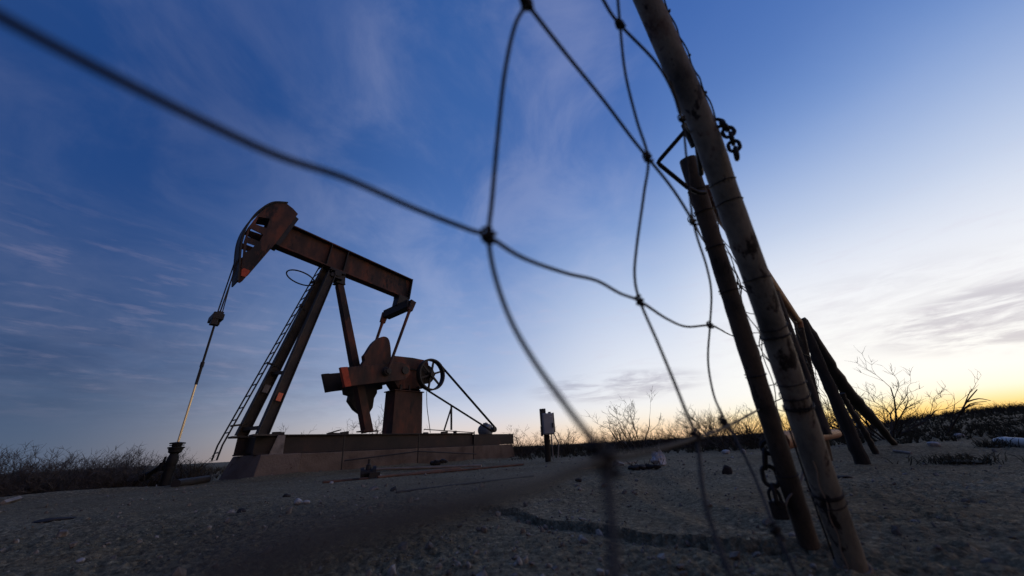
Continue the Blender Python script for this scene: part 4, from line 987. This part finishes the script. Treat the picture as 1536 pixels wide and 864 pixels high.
hts = [  # px, distance, height, kind, label
 (-25, 7.6, 0.72, 'b', 'tall bare bush at the far left, cut by the picture edge', G1),
 (35, 8.3, 0.66, 'a', 'bare bush just inside the left picture edge', G1),
 (85, 8.6, 0.56, 'd', 'low grey bush left of the wellhead, third from the picture edge', G1),
 (130, 8.2, 0.58, 'b', 'dense grey bush in the middle of the row left of the wellhead', G1),
 (175, 8.6, 0.60, 'd', 'twiggy bush behind the end of the flow line', G1),
 (216, 8.4, 0.61, 'a', 'bare bush directly behind the wellhead side valve', G1),
 (262, 8.9, 0.53, 'b', 'bare bush showing between wellhead and concrete foundation', G1),
 (318, 12.5, 0.44, 'c', 'small bare bush beside the dark end of the foundation under the ladder', G1),
 (455, 12, 1.12, 'c', 'thin bare bush peeping over the skid between the samson legs', G2),
 (566, 13, 1.35, 'c', 'bare bush seen behind the counterweights of the pump jack', G2),
 (786, 11, 0.83, 'b', 'upright bare bush between the motor and the electrical box', G2),
 (850, 12, 0.79, 'a', 'bare bush just right of the electrical box', G2),
 (900, 10.5, 0.71, 'd', 'low bush behind the blurred vertical wire right of the electrical box', G2),
 (955, 10.5, 1.25, 'c', 'wide open bare bush standing highest in the middle scrub', G2),
 (1010, 11.5, 0.62, 'a', 'low bare bush just right of the widest middle bush', G2),
 (1055, 9.5, 0.79, 'b', 'bare bush behind the second wire column left of the gate', G2),
 (1100, 9, 0.96, 'd', 'dense dark bush immediately left of the near gate stile', G2),
 (1140, 9.6, 0.83, 'a', 'bare bush half hidden behind the near gate stile', G2),
 (5, 7.9, 0.70, 'd', 'dense grey bush at the picture edge, in front of the tall one', G1),
 (62, 7.8, 0.62, 'b', 'short dense bush above the broken plank', G1),
 (108, 7.7, 0.66, 'd', 'thick grey bush left of the flow line', G1),
 (152, 7.8, 0.62, 'b', 'short upright bush above the end of the flow line', G1),
 (196, 7.9, 0.66, 'd', 'thick grey bush left of the wellhead side valve', G1),
 (985, 12.5, 0.79, 'd', 'dense low bush overlapping the widest middle bush on its right', G2),
 (1035, 12, 0.85, 'b', 'upright bush behind the second wire column, farther of two', G2),
 (828, 12.5, .70, 'b', 'low bush right behind the post of the electrical box', G2),
 (928, 12, .74, 'd', 'short bush left of the widest middle bush', G2),
 (1078, 10.5, .95, 'd', 'upright bush behind the dry weeds left of the gate', G2),
 (1122, 11, .9, 'b', 'thin bush seen between the third wire column and the near gate stile', G2),
]
for i, (px, hd, ht, kd, lb_, gr) in enumerate(hts):
    if gr is G2: kd = {'d': 'e', 'b': 'f', 'a': 'g', 'c': 'h'}.get(kd, kd)
    bush(kd, bpos(px, 690, hd), ht, i*1.7, lb_, group=gr, mats=(GREYTWIG, GREYTWIG) if gr is G1 else (TWIG, TWIGD))
bush('big', bpos(1330, 655, 9.5), 1.0, 2.0, 'large leafless mesquite bush standing right of the corner posts', name='mesquite_bush', mats=(TWIGD, TWIGD), wide=1.12)
bush('g', bpos(1215, 650, 10.0), .9, .6, 'bare bush seen between leaning pole and far gate stile', group=G2)
bush('h', bpos(1288, 650, 11.0), .9, 2.6, 'low bare bush right behind the corner posts', group=G2)
# dead branch lying out to the right
s = MB(); rg = random.Random(14)
mp_ = [at(1345, 668, 8.2), at(1372, 672, 8.2), at(1396, 672, 8.1), at(1418, 655, 8.1), at(1437, 625, 8.1), at(1450, 603, 8.1), at(1466, 584, 8.1)]
s.tube(spline(mp_, 4), [.022-.0007*i for i in range(25)], 6)
for a, pts in ((3, [(1408, 668), (1430, 655), (1440, 642)]), (2, [(1390, 672), (1375, 660), (1350, 655), (1335, 640)]), (4, [(1440, 622), (1455, 606), (1480, 602)]), (4, [(1446, 610), (1452, 594), (1458, 583)]), (1, [(1372, 672), (1392, 655), (1400, 648)]), (5, [(1450, 603), (1468, 598), (1486, 601)]), (3, [(1425, 645), (1430, 620), (1432, 606)]), (4, [(1444, 614), (1462, 606), (1474, 607)])):
    s.tube(spline([at(x, y, 8.1+rg.uniform(-.1, .1)) for x, y in pts], 3), [.010-.0011*i for i in range(3*(len(pts)-1)+1)], 4)
b0 = at(1372, 672, 8.2)
single('dead_branch', s, TWIGD, 'dead forked branch lying on the ground right of the mesquite bush', 'branch', (b0.x, b0.y, tz(b0.x, b0.y)))

def scrub(name, label, az0, az1, r0s, r1s, n, hmin, hmax, seed, mat=None):
    rg = np.random.default_rng(seed); mbs = MB(); rr2 = random.Random(seed)
    for _ in range(n):
        a = rad(rg.uniform(az0, az1)); r = r0s+(r1s-r0s)*rg.random()
        x, y = r*math.sin(a), r*math.cos(a); z = tz(x, y); h = rg.uniform(hmin, hmax)*(.6+.8*(float(vnoise(x*.5, y*.5, 40))+.5)); c = Vector((x, y, z))
        for k in range(9):
            d = Vector((rr2.gauss(0, .55), rr2.gauss(0, .55), 1)).normalized(); L_ = h*rr2.uniform(.4, 1.15); m_ = c+d*L_*.5+Vector((rr2.gauss(0, .05), rr2.gauss(0, .05), 0))*h; e = c+d*L_
            w_ = h*.012+.0035; sx_ = Vector((math.cos(a), -math.sin(a), 0))*w_; n0 = len(mbs.v)
            q = Vector((-d.y, d.x, 0)).normalized()*w_*.8
            mbs.v += [tuple(c-sx_), tuple(c+sx_), tuple(c+q*1.4), tuple(m_-sx_*.7), tuple(m_+sx_*.7), tuple(m_+q), tuple(e)]
            mbs.f += [(n0, n0+1, n0+4, n0+3), (n0+1, n0+2, n0+5, n0+4), (n0+2, n0, n0+3, n0+5), (n0+3, n0+4, n0+6), (n0+4, n0+5, n0+6), (n0+5, n0+3, n0+6)]
            for _k in range(3):
                t0 = m_.lerp(e, rr2.random()); d2 = (d+Vector((rr2.gauss(0, .8), rr2.gauss(0, .8), rr2.gauss(0, .4)))).normalized()*L_*.35; n0 = len(mbs.v); w2 = w_*.55
                mbs.v += [tuple(t0+Vector((0, 0, w2))), tuple(t0-Vector((0, 0, w2))), tuple(t0+d2), tuple(t0+sx_*.5)]; mbs.f += [(n0, n0+1, n0+2), (n0+1, n0+3, n0+2), (n0+3, n0, n0+2)]
    me = bpy.data.meshes.new(name); me.from_pydata(mbs.v, [], mbs.f); me.update(); me.materials.append(mat or SCRUBM)
    o = bpy.data.objects.new(name, me); COL.objects.link(o); tag(o, label, 'scrub', kind='stuff')
scrub('scrub', 'dark low scrub growing in a band beyond the pad', -4, 42, 12, 36, 2600, .16, .42, 3)
scrub('scrub', 'brushy scrub along the crest of the rise on the right', 42, 66, 24, 40, 1300, .14, .40, 4)
scrub('scrub', 'thin brown scrub filling the low ground beyond the wellhead', -64, -39.5, 7.5, 22, 1200, .2, .5, 5)
scrub('scrub', 'sparse brown scrub far behind the foundation', -40, -5, 17, 34, 700, .15, .35, 6)

scrub('dry_grass', 'short dry grass and weeds covering the slope on the right', 43, 68, 6.5, 26, 3400, .03, .10, 8, GRASSM)
scrub('dry_grass', 'short dark weeds along the back edge of the pad', -2, 42, 8.5, 13, 700, .04, .13, 9, GRASSM)
# ------------------------------------------------------------ debris
def rock(px, py, sz, mat, label, seed, cat='rock', name='rock', flat=.7):
    p = gp(px, py); return single(name, MB().rock(p+Vector((0, 0, sz*flat*.45)), (sz, sz*.85, sz*flat), seed), mat, label, cat, p)
rock(1090, 681, .075, ROCKW, 'white rock on the dirt left of the near gate stile, larger of the pair', 3, flat=.6)
rock(1116, 680, .042, ROCKW, 'small white rock just right of the larger white rock', 4, flat=1.0)
rock(446, 757, .03, ROCKW, 'small pale stone on the dirt in front of the foundation, left of a pair', 5)
rock(459, 757, .024, ROCKW, 'small pale stone on the dirt in front of the foundation, right of a pair', 6)
rock(429, 746, .035, ROCKD, 'dark flat clod on the dirt in front of the concrete front block', 7, flat=.5)
rock(362, 770, .03, ROCKD, 'dark clod on the dirt left of the pale stone pair', 8, flat=.5)
rock(641, 787, .013, ROCKD, 'small dark stone on the dirt below the blurred wire', 9)
rock(868, 724, .03, ROCKD, 'dark stone on the dirt left of the blurred vertical wire', 10)
rock(1090, 708, .05, ROCKD, 'round black lump on the dirt left of the chain', 11, flat=1.0)
rock(1400, 669, .06, ROCKW, 'pale stone on the slope under the dead branch, left of two', 12, flat=.5)
rock(1438, 656, .07, ROCKW, 'pale stone on the slope under the dead branch, right of two', 13, flat=.5)
rock(1266, 717, .06, ROCKD, 'dark flat slab lying on the dirt right of the leaning pole', 14, flat=.25)
rock(497, 726, .025, ROCKW, 'tiny pale stone near the left end of the long rusty pipe', 15)
rock(122, 837, .012, ROCKW, 'small pale stone on the dirt at bottom left', 16)
rock(590, 737, .035, ROCKD, 'dark clod at the left end of the thin black rod', 17)
rock(560, 735, .05, ROCKG, 'heap of grey rubble left of the thin black rod', 18, flat=.4)
rock(1030, 672, .10, ROCKG, 'broad grey stone half sunk in front of the scrub', 19, flat=.35)
rock(80, 781, .10, ROCKD, 'long dark clod on the dirt at the lower left', 20, flat=.15)
log('plank', gpz(3, 757, .02), gpz(28, 749, .02), .022, PALE, 'pale broken plank lying on the pad edge at far left', 'plank', n=4)
log('plastic_pipe', gpz(1512, 668, .03), gpz(1575, 672, .03), .045, WPIPE, 'white plastic pipe lying on the ground at the right picture edge', 'pipe')
p = gp(1509, 668); single('plastic_scrap', MB().rock(p+Vector((0, 0, .035)), (.09, .06, .04), 33), WPIPE, 'crumpled white scrap at the left end of the white plastic pipe', 'scrap', p)
log('fence_stick', gpz(868, 705, .01), gpz(955, 694, .01), .010, TAN, 'pale thin stick lying on the dirt left of the plastic bag', 'stick')
log('fence_stick', gpz(1342, 679, .01), gpz(1368, 682, .01), .012, PALE, 'pale short stick on the dirt right of the corner posts', 'stick')
p = gp(972, 704); s = MB()
for i in range(9): s.rock(p+Vector((random.uniform(-.16, .14), random.uniform(-.05, .05), .02)), (.055, .04, .03), 50+i)
for i in range(26):
    a = p+Vector((random.uniform(-.16, .16), random.uniform(-.05, .05), .02)); s.tube([a, a+Vector((random.uniform(-.08, .08), random.uniform(-.05, .05), random.uniform(.02, .09)))], .003, 3)
single('dirt_clump', s, ROCKD, 'dark clump of dirt and roots lying under the white plastic bag', 'clump', p)
def bag(px, py, seed):
    p = gp(px, py); rg = random.Random(seed); bm = bmesh.new(); bmesh.ops.create_icosphere(bm, subdivisions=3, radius=1.0); vs = []
    for v in bm.verts:
        q = v.co; n = float(vnoise(q.x*2.7+seed, q.y*2.7+q.z*3.1, 60))+.6*float(vnoise(q.x*6+q.z*5, q.y*6, 61))
        k = 1+1.0*n; vs.append(p+Vector((q.x*.065*k, q.y*.05*k, .06+q.z*.075*k*(1.2 if q.z > 0 else .75))))
    mb = MB(); mb.add(vs, [tuple(v.index for v in f.verts) for f in bm.faces]); bm.free()
    single('plastic_bag', mb, PLAST, 'crumpled white plastic bag caught on a dirt clump in the middle ground', 'plastic bag', p)
bag(990, 699, 2)
def tuft(px, py, n, h, label, seed, wdt=.15):
    p = gp(px, py); rg = random.Random(seed); mb = MB()
    for _ in range(n):
        b = p+Vector((rg.gauss(0, wdt), rg.gauss(0, wdt*.6), -.01)); d = Vector((rg.gauss(0, .5), rg.gauss(0, .5), 1)).normalized(); L_ = h*rg.uniform(.4, 1)
        m_ = b+d*L_*.6; e = m_+(d+Vector((rg.gauss(0, .4), rg.gauss(0, .4), -.3)))*L_*.4
        mb.tube([b, m_, e], [.003, .0025, .0008], 3, False)
    mb.rock(p, (wdt*1.6, wdt, .02), seed)
    single('grass_tuft', mb, GRASSM, label, 'grass tuft', p, 'dry grass tufts on the slope')
tuft(1440, 694, 260, .10, 'dark dry grass tuft on the slope left of the white pipe, nearer of two', 2, .13)
tuft(1492, 670, 160, .13, 'small dry grass tuft just above the white pipe end', 3, .07)
tuft(1085, 660, 300, .2, 'dry weeds at the foot of the dense bush left of the gate', 4, .25)
